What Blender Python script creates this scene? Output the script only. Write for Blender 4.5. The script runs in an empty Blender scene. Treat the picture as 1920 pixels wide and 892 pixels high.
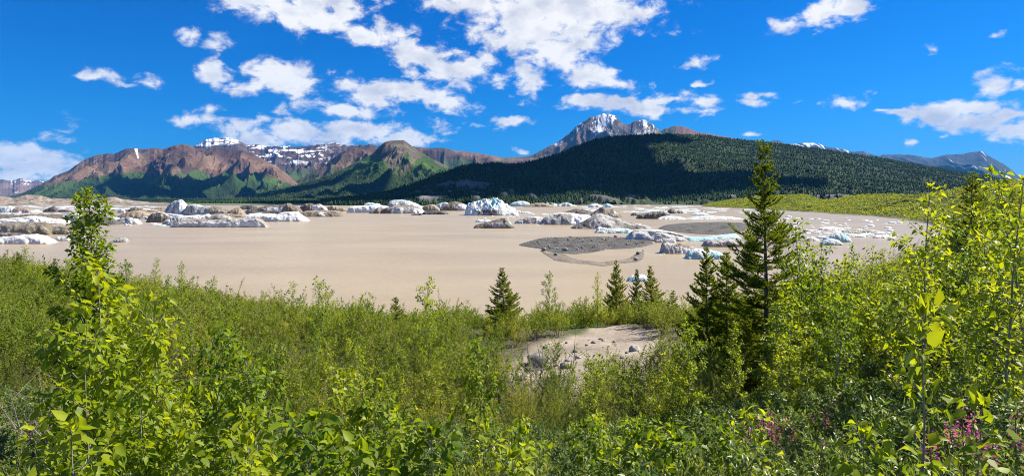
import bpy, math, random
import numpy as np
from mathutils import Vector, Matrix, Euler

# ------------------------------------------------------------------ camera, sky, sun, exposure
SC = bpy.context.scene
COL = SC.collection
F = 1200.0            # focal length of the photograph in pixels (1920 wide)
HZ = 374.0            # row of the horizon
EYE = 14.0            # eye height above the lake

cam_d = bpy.data.cameras.new('camera')
cam = bpy.data.objects.new('camera', cam_d)
COL.objects.link(cam)
cam.location = (0, 0, EYE)
cam.rotation_euler = (math.radians(90), 0, 0)
cam_d.sensor_width = 36.0
cam_d.lens = 36.0 * F / 1920.0
cam_d.shift_y = -(446.0 - HZ) / 1920.0
cam_d.clip_start = 0.05
cam_d.clip_end = 60000.0
SC.camera = cam

SUN_AZ, SUN_EL = 66.0, 47.0        # degrees to the right of the view, and up
SUN_DIR = Vector((math.sin(math.radians(SUN_AZ)) * math.cos(math.radians(SUN_EL)),
                  math.cos(math.radians(SUN_AZ)) * math.cos(math.radians(SUN_EL)),
                  math.sin(math.radians(SUN_EL))))
sun_d = bpy.data.lights.new('sun', 'SUN')
sun_d.energy = 5.0
sun_d.angle = math.radians(0.53)
sun_d.color = (1.0, 0.92, 0.77)
sun = bpy.data.objects.new('sun', sun_d)
COL.objects.link(sun)
sun.rotation_euler = (-SUN_DIR).to_track_quat('-Z', 'Y').to_euler()

SC.view_settings.view_transform = 'Standard'
SC.view_settings.look = 'None'
SC.view_settings.gamma = 1.0
SC.view_settings.exposure = 1.02
SC.view_settings.use_curve_mapping = False
SC.render.engine = 'CYCLES'
SC.cycles.use_denoising = True
SC.cycles.denoising_prefilter = 'NONE'
SC.cycles.denoising_input_passes = 'RGB_ALBEDO_NORMAL'
SC.cycles.pixel_filter_type = 'BLACKMAN_HARRIS'
SC.cycles.filter_width = 1.0
SC.cycles.max_bounces = 7
SC.cycles.diffuse_bounces = 3
SC.cycles.glossy_bounces = 2
SC.cycles.transmission_bounces = 4
SC.cycles.transparent_max_bounces = 6
SC.cycles.volume_bounces = 0
SC.cycles.caustics_reflective = False
SC.cycles.caustics_refractive = False
SC.cycles.sample_clamp_indirect = 6.0

# the sky: a Nishita sky with a layer of fair-weather cumulus in it, laid out by compass bearing and elevation
# px, py, rx, ry, turn(deg), weight
CLOUDS = [
 (480,4,70,30,0,1),(560,25,95,34,8,1),(632,35,48,30,0,1),(590,-10,110,40,0,1),
 (1040,15,180,58,0,1.1),(1000,55,110,62,0,1),(1050,100,62,45,0,1),(1130,12,95,45,0,1),(900,0,100,32,0,1),
 (1000,150,36,26,0,.9),(1105,140,52,24,10,.95),(1150,157,50,13,8,.9),(975,20,90,40,0,1),(1080,60,70,50,0,1),
 (680,68,55,15,-5,.85),(740,66,48,28,10,.95),(780,100,62,32,20,1),(850,130,82,28,8,1),(770,138,24,12,0,.8),(915,112,30,15,0,.8),
 (400,138,38,27,0,1),(515,140,75,26,0,1),(540,158,60,22,8,1),(462,160,36,16,0,.9),(640,158,38,16,10,.5),
 (740,172,95,22,-4,1),(820,188,70,17,14,.95),(655,203,80,15,3,.9),(690,186,50,20,0,.9),
 (385,228,48,14,0,.75),(398,208,26,11,0,.75),(475,228,60,14,-8,.85),(522,206,22,12,0,.55),
 (570,252,120,22,0,1),(690,243,66,20,4,1),(640,236,70,14,0,1),(760,260,52,18,0,.9),(805,258,34,10,0,.7),(500,262,60,14,0,.9),(720,262,40,14,0,.8),
 (955,230,46,8,0,.8),(830,236,28,12,0,.55),(980,283,16,6,0,.65),(895,232,16,6,0,.5),
 (1110,188,62,14,3,1),(1160,192,55,15,0,1),(1215,205,50,16,0,1),(1250,188,62,12,5,.9),(1318,192,36,13,0,.9),(1310,210,34,11,0,.7),
 (1562,24,56,25,-8,1),(1592,14,38,22,0,1),(1470,45,42,14,-15,.85),(1862,70,20,11,-20,.55),(1585,190,36,16,0,.9),
 (1860,160,50,22,-14,1),(1912,154,28,14,0,.95),(1420,175,30,9,0,.8),(1410,191,22,7,0,.7),(1305,118,24,14,-20,.45),(1322,154,12,5,0,.6),
 (1790,205,80,17,-4,1),(1850,235,95,19,6,1.05),(1900,225,66,20,0,1),(1760,214,64,14,0,1),(1690,212,34,7,0,.8),(1652,210,20,6,0,.65),(1895,247,60,17,8,1),
 (60,297,110,25,0,1),(60,322,100,25,0,1),(0,303,70,30,0,1),(20,326,85,20,0,1),(-60,290,90,40,0,1),
 (180,140,44,10,-4,.6),(215,153,60,9,8,.45),(270,150,26,10,0,.4),(140,230,20,12,0,.42),(355,65,20,18,0,.45),(420,80,24,14,0,.45),(120,262,20,10,0,.4),
 (1745,97,12,6,0,.45),(1697,265,15,5,0,.7),(1410,252,12,4,0,.6),(1755,253,12,4,0,.5),(960,200,16,12,-30,.4),(1500,192,12,5,0,.45),
 (2010,230,120,35,0,1),(2100,120,90,30,0,1),
]

def build_world():
    w = bpy.data.worlds.new('World')
    SC.world = w
    w.use_nodes = True
    nt = w.node_tree
    nt.nodes.clear()
    N, L = nt.nodes.new, nt.links.new
    def math_(op, a, b=None, c=None, clamp=False):
        n = N('ShaderNodeMath'); n.operation = op; n.use_clamp = clamp
        for i, v in enumerate((a, b, c)):
            if v is None: continue
            if isinstance(v, (int, float)): n.inputs[i].default_value = v
            else: L(v, n.inputs[i])
        return n.outputs[0]
    tc = N('ShaderNodeTexCoord')
    nrm = N('ShaderNodeVectorMath'); nrm.operation = 'NORMALIZE'; L(tc.outputs['Generated'], nrm.inputs[0])
    sep = N('ShaderNodeSeparateXYZ'); L(nrm.outputs[0], sep.inputs[0])
    az = math_('ARCTAN2', sep.outputs[0], sep.outputs[1])
    el = math_('ARCSINE', sep.outputs[2])
    base = N('ShaderNodeCombineXYZ'); L(az, base.inputs[0]); L(el, base.inputs[1])
    def density(offset):
        v = base.outputs[0]
        if offset:
            a = N('ShaderNodeVectorMath'); a.operation = 'ADD'; L(v, a.inputs[0]); a.inputs[1].default_value = offset; v = a.outputs[0]
        # stretch for the noise: cumulus look flatter towards the horizon
        mp = N('ShaderNodeMapping'); mp.inputs['Scale'].default_value = (1.0, 1.5, 1.0); L(v, mp.inputs[0])
        wn = N('ShaderNodeTexNoise'); wn.inputs['Scale'].default_value = 20.0; wn.inputs['Detail'].default_value = 3.0
        L(mp.outputs[0], wn.inputs['Vector'])
        ws = N('ShaderNodeVectorMath'); ws.operation = 'SUBTRACT'; L(wn.outputs['Color'], ws.inputs[0]); ws.inputs[1].default_value = (.5, .5, .5)
        wm = N('ShaderNodeVectorMath'); wm.operation = 'MULTIPLY'; L(ws.outputs[0], wm.inputs[0]); wm.inputs[1].default_value = (.05, .03, 0)
        wa = N('ShaderNodeVectorMath'); wa.operation = 'ADD'; L(v, wa.inputs[0]); L(wm.outputs[0], wa.inputs[1])
        fb = N('ShaderNodeTexNoise'); fb.inputs['Scale'].default_value = 26.0; fb.inputs['Detail'].default_value = 7.0; fb.inputs['Roughness'].default_value = 0.62
        fb.inputs['Distortion'].default_value = 0.25
        L(mp.outputs[0], fb.inputs['Vector'])
        return wa.outputs[0], fb.outputs['Fac']
    def blobs(vec):
        acc = None
        sx = N('ShaderNodeSeparateXYZ'); L(vec, sx.inputs[0])
        for (px, py, rx, ry, turn, wt) in CLOUDS:
            u, t = (px - 960) / F, (HZ - py) / F
            a0 = math.atan(u); c = math.cos(a0); e0 = math.atan(t * c)
            sx_, sy_ = 1.30 * rx / F * c * c, 1.30 * ry / F * c
            cb = N('ShaderNodeCombineXYZ'); L(sx.outputs[0], cb.inputs[0]); L(sx.outputs[1], cb.inputs[1])
            if acc is not None: L(acc, cb.inputs[2])      # one after the other, so that the shader needs little memory
            if abs(turn) < 6:
                mp = N('ShaderNodeVectorMath'); mp.operation = 'MULTIPLY_ADD'
                mp.inputs[1].default_value = (1 / sx_, 1 / sy_, 1e-7); mp.inputs[2].default_value = (-a0 / sx_, -e0 / sy_, 0)
            else:
                mp = N('ShaderNodeMapping'); mp.vector_type = 'TEXTURE'
                mp.inputs['Location'].default_value = (a0, e0, 0)
                mp.inputs['Rotation'].default_value = (0, 0, math.radians(-turn))
                mp.inputs['Scale'].default_value = (sx_, sy_, 1e7)
            L(cb.outputs[0], mp.inputs[0])
            ln = N('ShaderNodeVectorMath'); ln.operation = 'LENGTH'; L(mp.outputs[0], ln.inputs[0])
            m = math_('MULTIPLY_ADD', ln.outputs['Value'], -wt, wt)
            acc = m if acc is None else math_('MAXIMUM', acc, m)
        # unseen broken cloud overhead, added to give neutral fill light
        up = N('ShaderNodeMapRange'); up.interpolation_type = 'SMOOTHSTEP'; L(sx.outputs[1], up.inputs['Value'])
        up.inputs['From Min'].default_value = .36; up.inputs['From Max'].default_value = .62
        up.inputs['To Min'].default_value = -.6; up.inputs['To Max'].default_value = .12
        return math_('MAXIMUM', acc, up.outputs['Result'])
    vec, fb = density(None)
    m = blobs(vec)
    raw = math_('ADD', m, math_('MULTIPLY_ADD', fb, 2.5, -1.34))
    mr = N('ShaderNodeMapRange'); mr.interpolation_type = 'SMOOTHSTEP'; L(raw, mr.inputs['Value'])
    mr.inputs['From Min'].default_value = -0.14; mr.inputs['From Max'].default_value = 0.56
    mask = math_('POWER', mr.outputs['Result'], 1.5)
    # which way the lumps of the cloud face: density towards the sun (up and to the right) against here
    def soft(v):
        n = N('ShaderNodeTexNoise'); n.inputs['Scale'].default_value = 17.0; n.inputs['Detail'].default_value = 4.0; n.inputs['Roughness'].default_value = 0.55; n.inputs['Distortion'].default_value = 0.25
        mp = N('ShaderNodeMapping'); mp.inputs['Scale'].default_value = (1.0, 1.5, 1.0); L(v, mp.inputs[0]); L(mp.outputs[0], n.inputs['Vector'])
        return n.outputs['Fac']
    vec0 = base.outputs[0]
    ad = N('ShaderNodeVectorMath'); ad.operation = 'ADD'; L(vec0, ad.inputs[0]); ad.inputs[1].default_value = (0.014, 0.028, 0); vec2 = ad.outputs[0]
    lump = math_('SUBTRACT', soft(vec0), soft(vec2))
    core = math_('SUBTRACT', raw, 0.35)
    lit = math_('MULTIPLY_ADD', lump, 2.7, 0.86)
    lit = math_('MULTIPLY_ADD', math_('MAXIMUM', core, 0.0), -0.32, lit, clamp=True)
    cr = N('ShaderNodeMix'); cr.data_type = 'RGBA'
    L(lit, cr.inputs['Factor'])
    cr.inputs['A'].default_value = (0.42, 0.45, 0.53, 1)
    cr.inputs['B'].default_value = (0.70, 0.70, 0.70, 1)
    sky = N('ShaderNodeTexSky'); sky.sky_type = 'NISHITA'; sky.sun_disc = False
    sky.sun_elevation = math.radians(SUN_EL); sky.sun_rotation = math.radians(SUN_AZ)
    sky.altitude = 300.0; sky.air_density = 1.0; sky.dust_density = 0.3; sky.ozone_density = 5.0
    # a deep, clear northern blue
    k = 0.17
    sc1 = N('ShaderNodeVectorMath'); sc1.operation = 'SCALE'; L(sky.outputs[0], sc1.inputs[0]); sc1.inputs['Scale'].default_value = k
    sr = N('ShaderNodeSeparateXYZ'); L(sc1.outputs[0], sr.inputs[0])
    gm = N('ShaderNodeCombineXYZ')
    for i_, (mul_, pw_) in enumerate(((.12, 3.0), (.41, 1.2), (.80, 1.0))):
        L(math_('MULTIPLY', math_('POWER', math_('MAXIMUM', sr.outputs[i_], 0.0), pw_), mul_), gm.inputs[i_])
    hs = N('ShaderNodeVectorMath'); hs.operation = 'SCALE'; L(gm.outputs[0], hs.inputs[0]); hs.inputs['Scale'].default_value = 1 / k
    b1 = N('ShaderNodeBackground'); L(hs.outputs[0], b1.inputs['Color']); b1.inputs['Strength'].default_value = 0.079
    b2 = N('ShaderNodeBackground'); L(cr.outputs['Result'], b2.inputs['Color']); b2.inputs['Strength'].default_value = 0.74
    mx = N('ShaderNodeMixShader'); L(mask, mx.inputs['Fac']); L(b1.outputs[0], mx.inputs[1]); L(b2.outputs[0], mx.inputs[2])
    out = N('ShaderNodeOutputWorld'); L(mx.outputs[0], out.inputs['Surface'])
    w.cycles.sampling_method = 'MANUAL'; w.cycles.sample_map_resolution = 512
build_world()

# ------------------------------------------------------------------ helpers
_rs = np.random.RandomState(7)
_perm = _rs.permutation(256).astype(np.int64)
_perm = np.concatenate([_perm, _perm])
_g = _rs.normal(size=(256, 3)); _g /= np.linalg.norm(_g, axis=1)[:, None]

def perlin(x, y, z=0.0):
    x, y, z = np.broadcast_arrays(np.asarray(x, float), np.asarray(y, float), np.asarray(z, float))
    xi, yi, zi = np.floor(x).astype(np.int64), np.floor(y).astype(np.int64), np.floor(z).astype(np.int64)
    xf, yf, zf = x - xi, y - yi, z - zi
    f = lambda t: t * t * t * (t * (t * 6 - 15) + 10)
    u, v, w = f(xf), f(yf), f(zf)
    def gr(i, j, k):
        h = _perm[(_perm[(_perm[(xi + i) & 255] + yi + j) & 255] + zi + k) & 255]
        g = _g[h]
        return g[..., 0] * (xf - i) + g[..., 1] * (yf - j) + g[..., 2] * (zf - k)
    l = lambda a, b, t: a + t * (b - a)
    x00 = l(gr(0,0,0), gr(1,0,0), u); x10 = l(gr(0,1,0), gr(1,1,0), u)
    x01 = l(gr(0,0,1), gr(1,0,1), u); x11 = l(gr(0,1,1), gr(1,1,1), u)
    return l(l(x00, x10, v), l(x01, x11, v), w) * 1.5

def fbm(x, y, z=0.0, o=5, g=0.5, lac=2.03):
    a, s, t = 1.0, 0.0, 0.0
    for i in range(o):
        s = s + a * perlin(x, y, z); t += a
        x, y, z = np.asarray(x) * lac + 13.7, np.asarray(y) * lac + 5.1, np.asarray(z) * lac + 3.3
        a *= g
    return s / t

def ridged(x, y, z=0.0, o=5, g=0.5, lac=2.03):
    a, s, t, pw = 1.0, 0.0, 0.0, 1.0
    for i in range(o):
        n = 1 - np.abs(perlin(x, y, z)) * 1.6
        n = np.clip(n, 0, 1) ** 2
        s = s + a * n * pw; t += a
        pw = np.clip(n * 1.4, 0.2, 1)
        x, y, z = np.asarray(x) * lac + 7.7, np.asarray(y) * lac + 15.1, np.asarray(z) * lac + 3.3
        a *= g
    return s / t

def sstep(a, b, x):
    t = np.clip((x - a) / (b - a), 0, 1)
    return t * t * (3 - 2 * t)

def mix(a, b, t):
    t = np.asarray(t)[..., None]
    return np.asarray(a) * (1 - t) + np.asarray(b) * t

def mesh(name, v, quads=None, tris=None, smooth=False, col=None, fl=None):
    """a mesh datablock from numpy arrays; col: (n,3) point colour called Col; fl: {name: (n,) float}"""
    me = bpy.data.meshes.new(name)
    v = np.asarray(v, np.float32)
    me.vertices.add(len(v)); me.vertices.foreach_set('co', v.ravel())
    parts, starts, k = [], [], 0
    for arr, n in ((quads, 4), (tris, 3)):
        if arr is None or len(arr) == 0: continue
        arr = np.asarray(arr, np.int32)
        parts.append(arr.ravel()); starts.append(k + np.arange(len(arr)) * n); k += arr.size
    li, ls = np.concatenate(parts), np.concatenate(starts).astype(np.int32)
    me.loops.add(len(li)); me.loops.foreach_set('vertex_index', li)
    me.polygons.add(len(ls)); me.polygons.foreach_set('loop_start', ls)
    if smooth: me.polygons.foreach_set('use_smooth', np.ones(len(ls), bool))
    me.update(calc_edges=True)
    if col is not None:
        c = np.ones((len(v), 4), np.float32); c[:, :3] = col
        me.attributes.new('Col', 'FLOAT_COLOR', 'POINT').data.foreach_set('color', c.ravel())
    for k_, a in (fl or {}).items():
        me.attributes.new(k_, 'FLOAT', 'POINT').data.foreach_set('value', np.asarray(a, np.float32))
    return me

def link(name, data, mat=None, parent=None, loc=None):
    o = bpy.data.objects.new(name, data)
    COL.objects.link(o)
    if mat is not None and len(data.materials) == 0: data.materials.append(mat)
    if parent is not None: o.parent = parent
    if loc is not None: o.location = loc
    return o

def tag(o, label=None, cat=None, group=None, kind=None):
    for k, v in (('label', label), ('category', cat), ('group', group), ('kind', kind)):
        if v: o[k] = v
    return o

def gridq(nr, nc, wrap=False):
    r = np.arange(nr - 1)[:, None] * nc
    c = np.arange(nc if wrap else nc - 1)[None, :]
    c2 = (c + 1) % nc
    return np.stack([r + c, r + c2, r + nc + c2, r + nc + c], -1).reshape(-1, 4)

def new_mat(name):
    m = bpy.data.materials.new(name); m.use_nodes = True
    nt = m.node_tree
    return m, nt, nt.nodes['Principled BSDF'], nt.nodes['Material Output']

def surf_mat(name, rough=0.9, n1=1.0, n2=10.0, var=0.25, bump=0.3, bscale=None, bdist=1.0, spec=0.2, base=None):
    """vertex colour broken up by two scales of noise (metres), with a bump of the same grain"""
    m, nt, bs, out = new_mat(name)
    N, L = nt.nodes.new, nt.links.new
    geo = N('ShaderNodeNewGeometry')
    if base is None:
        at = N('ShaderNodeAttribute'); at.attribute_name = 'Col'; c = at.outputs['Color']
    else:
        rgb = N('ShaderNodeRGB'); rgb.outputs[0].default_value = (*base, 1); c = rgb.outputs[0]
    a = N('ShaderNodeTexNoise'); a.inputs['Scale'].default_value = 1.0 / n1; a.inputs['Detail'].default_value = 5; a.inputs['Roughness'].default_value = .65
    b = N('ShaderNodeTexNoise'); b.inputs['Scale'].default_value = 1.0 / n2; b.inputs['Detail'].default_value = 4
    for t in (a, b): L(geo.outputs['Position'], t.inputs['Vector'])
    s = N('ShaderNodeMath'); s.operation = 'ADD'; L(a.outputs['Fac'], s.inputs[0]); L(b.outputs['Fac'], s.inputs[1])
    r = N('ShaderNodeMapRange'); L(s.outputs[0], r.inputs['Value'])
    r.inputs['From Min'].default_value = .7; r.inputs['From Max'].default_value = 1.3
    r.inputs['To Min'].default_value = 1 - var; r.inputs['To Max'].default_value = 1 + var
    mul = N('ShaderNodeVectorMath'); mul.operation = 'SCALE'; L(c, mul.inputs[0]); L(r.outputs[0], mul.inputs['Scale'])
    L(mul.outputs[0], bs.inputs['Base Color'])
    bs.inputs['Roughness'].default_value = rough
    bs.inputs['Specular IOR Level'].default_value = spec
    if bump:
        bt = N('ShaderNodeTexNoise'); bt.inputs['Scale'].default_value = 1.0 / (bscale or n1); bt.inputs['Detail'].default_value = 6; bt.inputs['Roughness'].default_value = .7
        L(geo.outputs['Position'], bt.inputs['Vector'])
        bp = N('ShaderNodeBump'); bp.inputs['Strength'].default_value = bump; bp.inputs['Distance'].default_value = bdist
        L(bt.outputs['Fac'], bp.inputs['Height']); L(bp.outputs[0], bs.inputs['Normal'])
    return m

def U(px): return (px - 960.0) / F
def dep(py): return (HZ - py) / F
# ------------------------------------------------------------------ ground, lake, far land
GU = np.array([-1.2, -.8, -.6, -.3, 0, .2, .35, .5, .62, .75, .9, 1.3])
GD = np.array([0, 4, 8, 14, 20, 26, 32, 40, 50, 65, 80, 110, 160, 250, 400.])
GH = np.array([
 [12.3,11.6,11.0,10.4,10.0,9.7,9.5,9.3,9.0,8.3,7.0,4.0,0,-4,-4],
 [12.3,11.5,10.9,10.2,9.8,9.4,9.1,8.8,8.3,7.0,5.0,2.0,-2,-4,-4],
 [12.3,11.5,10.7,9.9,9.4,9.0,8.6,8.0,6.8,4.5,2.0,-1.,-4,-4,-4],
 [12.3,11.5,10.4,9.4,8.9,8.4,7.8,6.5,4.5,2.0,0.0,-2.,-4,-4,-4],
 [12.3,11.6,10.4,9.3,9.0,8.7,7.6,5.5,3.0,0.8,-.5,-3.,-4,-4,-4],
 [12.3,11.6,10.5,9.5,9.1,8.8,7.8,5.8,3.2,1.0,-.3,-3.,-4,-4,-4],
 [12.3,11.7,10.8,10.,9.4,8.9,8.0,6.3,4.0,1.5,0.0,-3.,-4,-4,-4],
 [12.3,11.8,11.1,10.5,9.9,9.4,8.7,7.5,5.5,3.0,1.0,-2.,-4,-4,-4],
 [12.3,11.9,11.4,11.,10.6,10.2,9.9,9.4,8.3,6.0,4.0,1.0,-2,-4,-4],
 [12.3,12.,11.7,11.5,11.4,11.3,11.3,11.4,11.6,11.8,12.,11.5,9.,5.,0],
 [12.3,12.1,12.,12.,12.,12.,12.2,12.5,13.,13.5,14.,15.,15.5,15.,10],
 [12.3,12.1,12.,12.1,12.3,12.5,12.8,13.,14.,15.,16.,18.,20.,21,18]])

def ground_h(x, y):
    x, y = np.asarray(x, float), np.asarray(y, float)
    yy = np.maximum(y, 0.3)
    u = np.clip(x / yy, -1.2, 1.3)
    d = np.clip(np.hypot(y, np.where(np.abs(x / yy) > 1.3, x, 0)), 0, 399.9)
    i = np.clip(np.searchsorted(GU, u) - 1, 0, len(GU) - 2)
    j = np.clip(np.searchsorted(GD, d) - 1, 0, len(GD) - 2)
    s = (u - GU[i]) / (GU[i + 1] - GU[i]); t = (d - GD[j]) / (GD[j + 1] - GD[j])
    s = s * s * (3 - 2 * s)
    h = (GH[i, j] * (1 - t) + GH[i, j + 1] * t) * (1 - s) + (GH[i + 1, j] * (1 - t) + GH[i + 1, j + 1] * t) * s
    h = np.where(y < 0.3, 12.3, h)
    h = h + 0.22 * fbm(x * .35, y * .35, 1.5, 3) * sstep(2, 8, d) + .5 * fbm(x * .05, y * .05, 4.5, 3) * sstep(15, 60, d)
    far = -4 + 5.5 * sstep(1330, 1560, y + 25 * fbm(x * .004, y * .004, 9, 3)) + 1.0 * fbm(x * .004, y * .004, 2, 4)
    return np.where(d >= 399, np.where(y > 900, far, np.minimum(h, np.where(np.abs(u) > 1.0, h, -4))), h)

def sand_mask(x, y):
    """bare sandy bench in the scrub, about twenty metres off"""
    n = fbm(x * .45, y * .3, 6.6, 3)
    c = 2.6 + (y - 20) * .22
    a = 1 - np.sqrt(((x - c) / (2.75 - .07 * np.abs(y - 20))) ** 2 + ((y - 20.3) / 7.0) ** 2) + .55 * n
    return sstep(-.02, .16, a)

def build_ground():
    th = np.concatenate([np.arange(-180, -52, 4.0), np.arange(-52, 52.01, .25), np.arange(56, 180, 4.0)])
    r = np.concatenate([[0.02], 0.5 * (26000 / 0.5) ** (np.linspace(0, 1, 300))])
    R, T = np.meshgrid(r, np.radians(th), indexing='ij')
    X, Y = R * np.sin(T), R * np.cos(T)
    Z = ground_h(X, Y)
    x, y, z = X.ravel(), Y.ravel(), Z.ravel()
    n = fbm(x * .8, y * .8, 0, 4); n2 = fbm(x * .15, y * .15, 3, 3)
    soil = mix((.075, .062, .045), (.13, .11, .08), sstep(-.3, .4, n))
    soil = mix(soil, (.05, .07, .022), sstep(-.1, .35, n2))
    sand = mix((.23, .19, .155), (.345, .295, .24), sstep(-.4, .4, n))
    c = mix(soil, sand, sand_mask(x, y))
    shore = (y > 20) & (y < 420)
    c = np.where((shore * sstep(1.2, .3, z))[:, None] > .5, np.array([.17, .15, .13]), c)
    hill = (x / np.maximum(y, 1) > .45) * sstep(40, 70, y)
    c = mix(c, mix((.07, .10, .025), (.10, .125, .035), sstep(-.3, .3, n2)), hill)
    far = sstep(900, 1000, y)
    nf = fbm(x * .006, y * .0025, 3, 4)
    px = 960 + F * x / np.maximum(y, 1)
    fc = mix((.05, .085, .022), (.11, .17, .035), sstep(-.25, .15, nf))
    fc = mix(fc, (.19, .165, .145), sstep(340, 250, px + 120 * nf) * sstep(2600, 1900, y))
    fc = mix(fc, (.14, .13, .12), sstep(1640, 1560, y))
    c = mix(c, fc, far)
    me = mesh('ground', np.stack([x, y, z], -1), gridq(len(r), len(th), True), smooth=True, col=c)
    m = surf_mat('ground', n1=.25, n2=3.0, var=.3, bump=.6, bscale=.12, bdist=.08)
    tag(link('ground', me, m), kind='structure')
build_ground()

def build_lake():
    m, nt, bs, out = new_mat('silty_water')
    N, L = nt.nodes.new, nt.links.new
    geo = N('ShaderNodeNewGeometry')
    mp = N('ShaderNodeMapping'); mp.inputs['Scale'].default_value = (1, 1, 1); mp.inputs['Rotation'].default_value = (0, 0, .5)
    L(geo.outputs['Position'], mp.inputs[0])
    big = N('ShaderNodeTexNoise'); big.inputs['Scale'].default_value = .016; big.inputs['Detail'].default_value = 4
    mp2 = N('ShaderNodeMapping'); mp2.inputs['Scale'].default_value = (1, 2.2, 1); L(geo.outputs['Position'], mp2.inputs[0])
    L(mp2.outputs[0], big.inputs['Vector'])
    cr = N('ShaderNodeValToRGB'); L(big.outputs['Fac'], cr.inputs[0])
    cr.color_ramp.elements[0].position = .3; cr.color_ramp.elements[0].color = (.315, .25, .158, 1)
    cr.color_ramp.elements[1].position = .7; cr.color_ramp.elements[1].color = (.385, .312, .20, 1)
    L(cr.outputs[0], bs.inputs['Base Color'])
    bs.inputs['Roughness'].default_value = .3; bs.inputs['IOR'].default_value = 1.33
    bs.inputs['Specular IOR Level'].default_value = .17
    w1 = N('ShaderNodeTexNoise'); w1.inputs['Scale'].default_value = .9; w1.inputs['Detail'].default_value = 4; w1.inputs['Distortion'].default_value = .4
    mp3 = N('ShaderNodeMapping'); mp3.inputs['Scale'].default_value = (.55, 1.3, 1); mp3.inputs['Rotation'].default_value = (0, 0, -.25); L(geo.outputs['Position'], mp3.inputs[0])
    L(mp3.outputs[0], w1.inputs['Vector'])
    bp = N('ShaderNodeBump'); bp.inputs['Strength'].default_value = .55; bp.inputs['Distance'].default_value = .3
    L(w1.outputs['Fac'], bp.inputs['Height']); L(bp.outputs[0], bs.inputs['Normal'])
    v = [(-2600, 25, 0), (2600, 25, 0), (2600, 1900, 0), (-2600, 1900, 0)]
    tag(link('lake', mesh('lake', v, [[0, 1, 2, 3]]), m), kind='structure')
build_lake()

def relief(px0, px1, nu, nt, nb, sky, Df, Dr, z0, p, A, Lx, Ly, crest=0.0, back=.35, seed=0.0, shape=None, oct_=6):
    """a range of hills as a height field: feet at Df, ridge at Dr whose height follows the skyline, carved by gullies"""
    px = np.linspace(px0, px1, nu); u = (px - 960) / F
    sx, sy = np.array(sky, float).T
    pyc = np.interp(px, sx, sy)
    pyc = pyc + crest * (fbm(px * .09, 0, seed, 5, .6))
    f = lambda D: np.interp(px, *np.array(D, float).T) if isinstance(D, (list, tuple)) else np.full(nu, float(D))
    Dfa, Dra, z0a = f(Df), f(Dr), f(z0)
    H = EYE + (HZ - pyc) / F * Dra
    t = np.concatenate([np.linspace(0, 1, nt), 1 + np.linspace(0, 1, nb + 1)[1:] * back])[:, None]
    D = Dfa + (Dra - Dfa) * t
    x = u * D; y = D
    tf = np.clip(t, 0, 1)
    S = tf ** p if shape is None else np.interp(tf, *np.array(shape, float).T)
    base = z0a + (H - z0a) * S
    wx = x + Lx * .9 * fbm(x / (Lx * 2.2), y / (Ly * 2.2), seed + 3, 3)
    wy = y + Lx * .9 * fbm(x / (Lx * 2.2), y / (Ly * 2.2), seed + 9, 3)
    carve = 1 - ridged(wx / Lx, wy / Ly, seed, oct_)
    env = (np.sin(np.pi * np.clip(tf, 0, 1)) ** .75) * (tf < 1)
    env = np.where(t >= 1, np.clip((t - 1) / back, 0, 1) * .3, env)
    env = np.maximum(env, .06 * (t > .6))
    Amp = f(A) if isinstance(A, (list, tuple)) else A
    z = base - Amp * np.maximum(H - z0a, 1) * env * (carve - .15)
    z = np.where(t > 1, z - (H - z0a) * ((t - 1) / back) ** 1.2 * .5, z)
    z = np.maximum(z, z0a - 5)
    return dict(x=x, y=y + 0 * z, z=z, px=960 + F * x / y + 0 * z, py=HZ - F * (z - EYE) / y, t=t + 0 * z, carve=carve + 0 * z, h=(z - z0a) / np.maximum(H - z0a, 1), n=z.shape)

def slope_of(r):
    x, y, z = r['x'] + 0 * r['z'], r['y'], r['z']
    du = np.stack([np.gradient(a, axis=1) for a in (x, y, z)], -1)
    dt = np.stack([np.gradient(a, axis=0) for a in (x, y, z)], -1)
    n = np.cross(du, dt); n /= np.linalg.norm(n, axis=-1)[..., None] + 1e-9
    return n

def land(name, r, col, mat):
    v = np.stack([(r['x'] + 0 * r['z']).ravel(), r['y'].ravel(), r['z'].ravel()], -1)
    me = mesh(name, v, gridq(*r['n']), smooth=True, col=col.reshape(-1, 3))
    return tag(link(name, me, mat), kind='structure')

ROCK = surf_mat('mountain_rock', n1=40, n2=260, var=.3, bump=.9, bscale=55, bdist=22, spec=.1)
ROCK2 = surf_mat('hill_ground', n1=12, n2=90, var=.3, bump=.7, bscale=14, bdist=5, spec=.1)

def P(*a): return list(zip(a[0::2], a[1::2]))

# A: small far range on the left
r = relief(-90, 170, 200, 60, 6, P(-90,340, -20,336, 0,336, 22,338, 38,334, 45,336, 60,340, 72,337, 82,340, 110,352, 170,362), 11000, 14500, 10, 1.1, .4, 700, 1500, crest=5, seed=2)
n = fbm(r['x'] / 300, r['y'] / 600, 1, 4)
c = mix((.12, .085, .085), (.20, .14, .12), sstep(-.3, .3, n))
c = mix(c, (.78, .8, .84), sstep(.30, .36, n + .5 * r['h'] - .25) * (r['px'] > 20))
c = mix(c, (.04, .07, .03), sstep(362, 372, r['py']))
land('mountain_range', r, c, ROCK)

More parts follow.
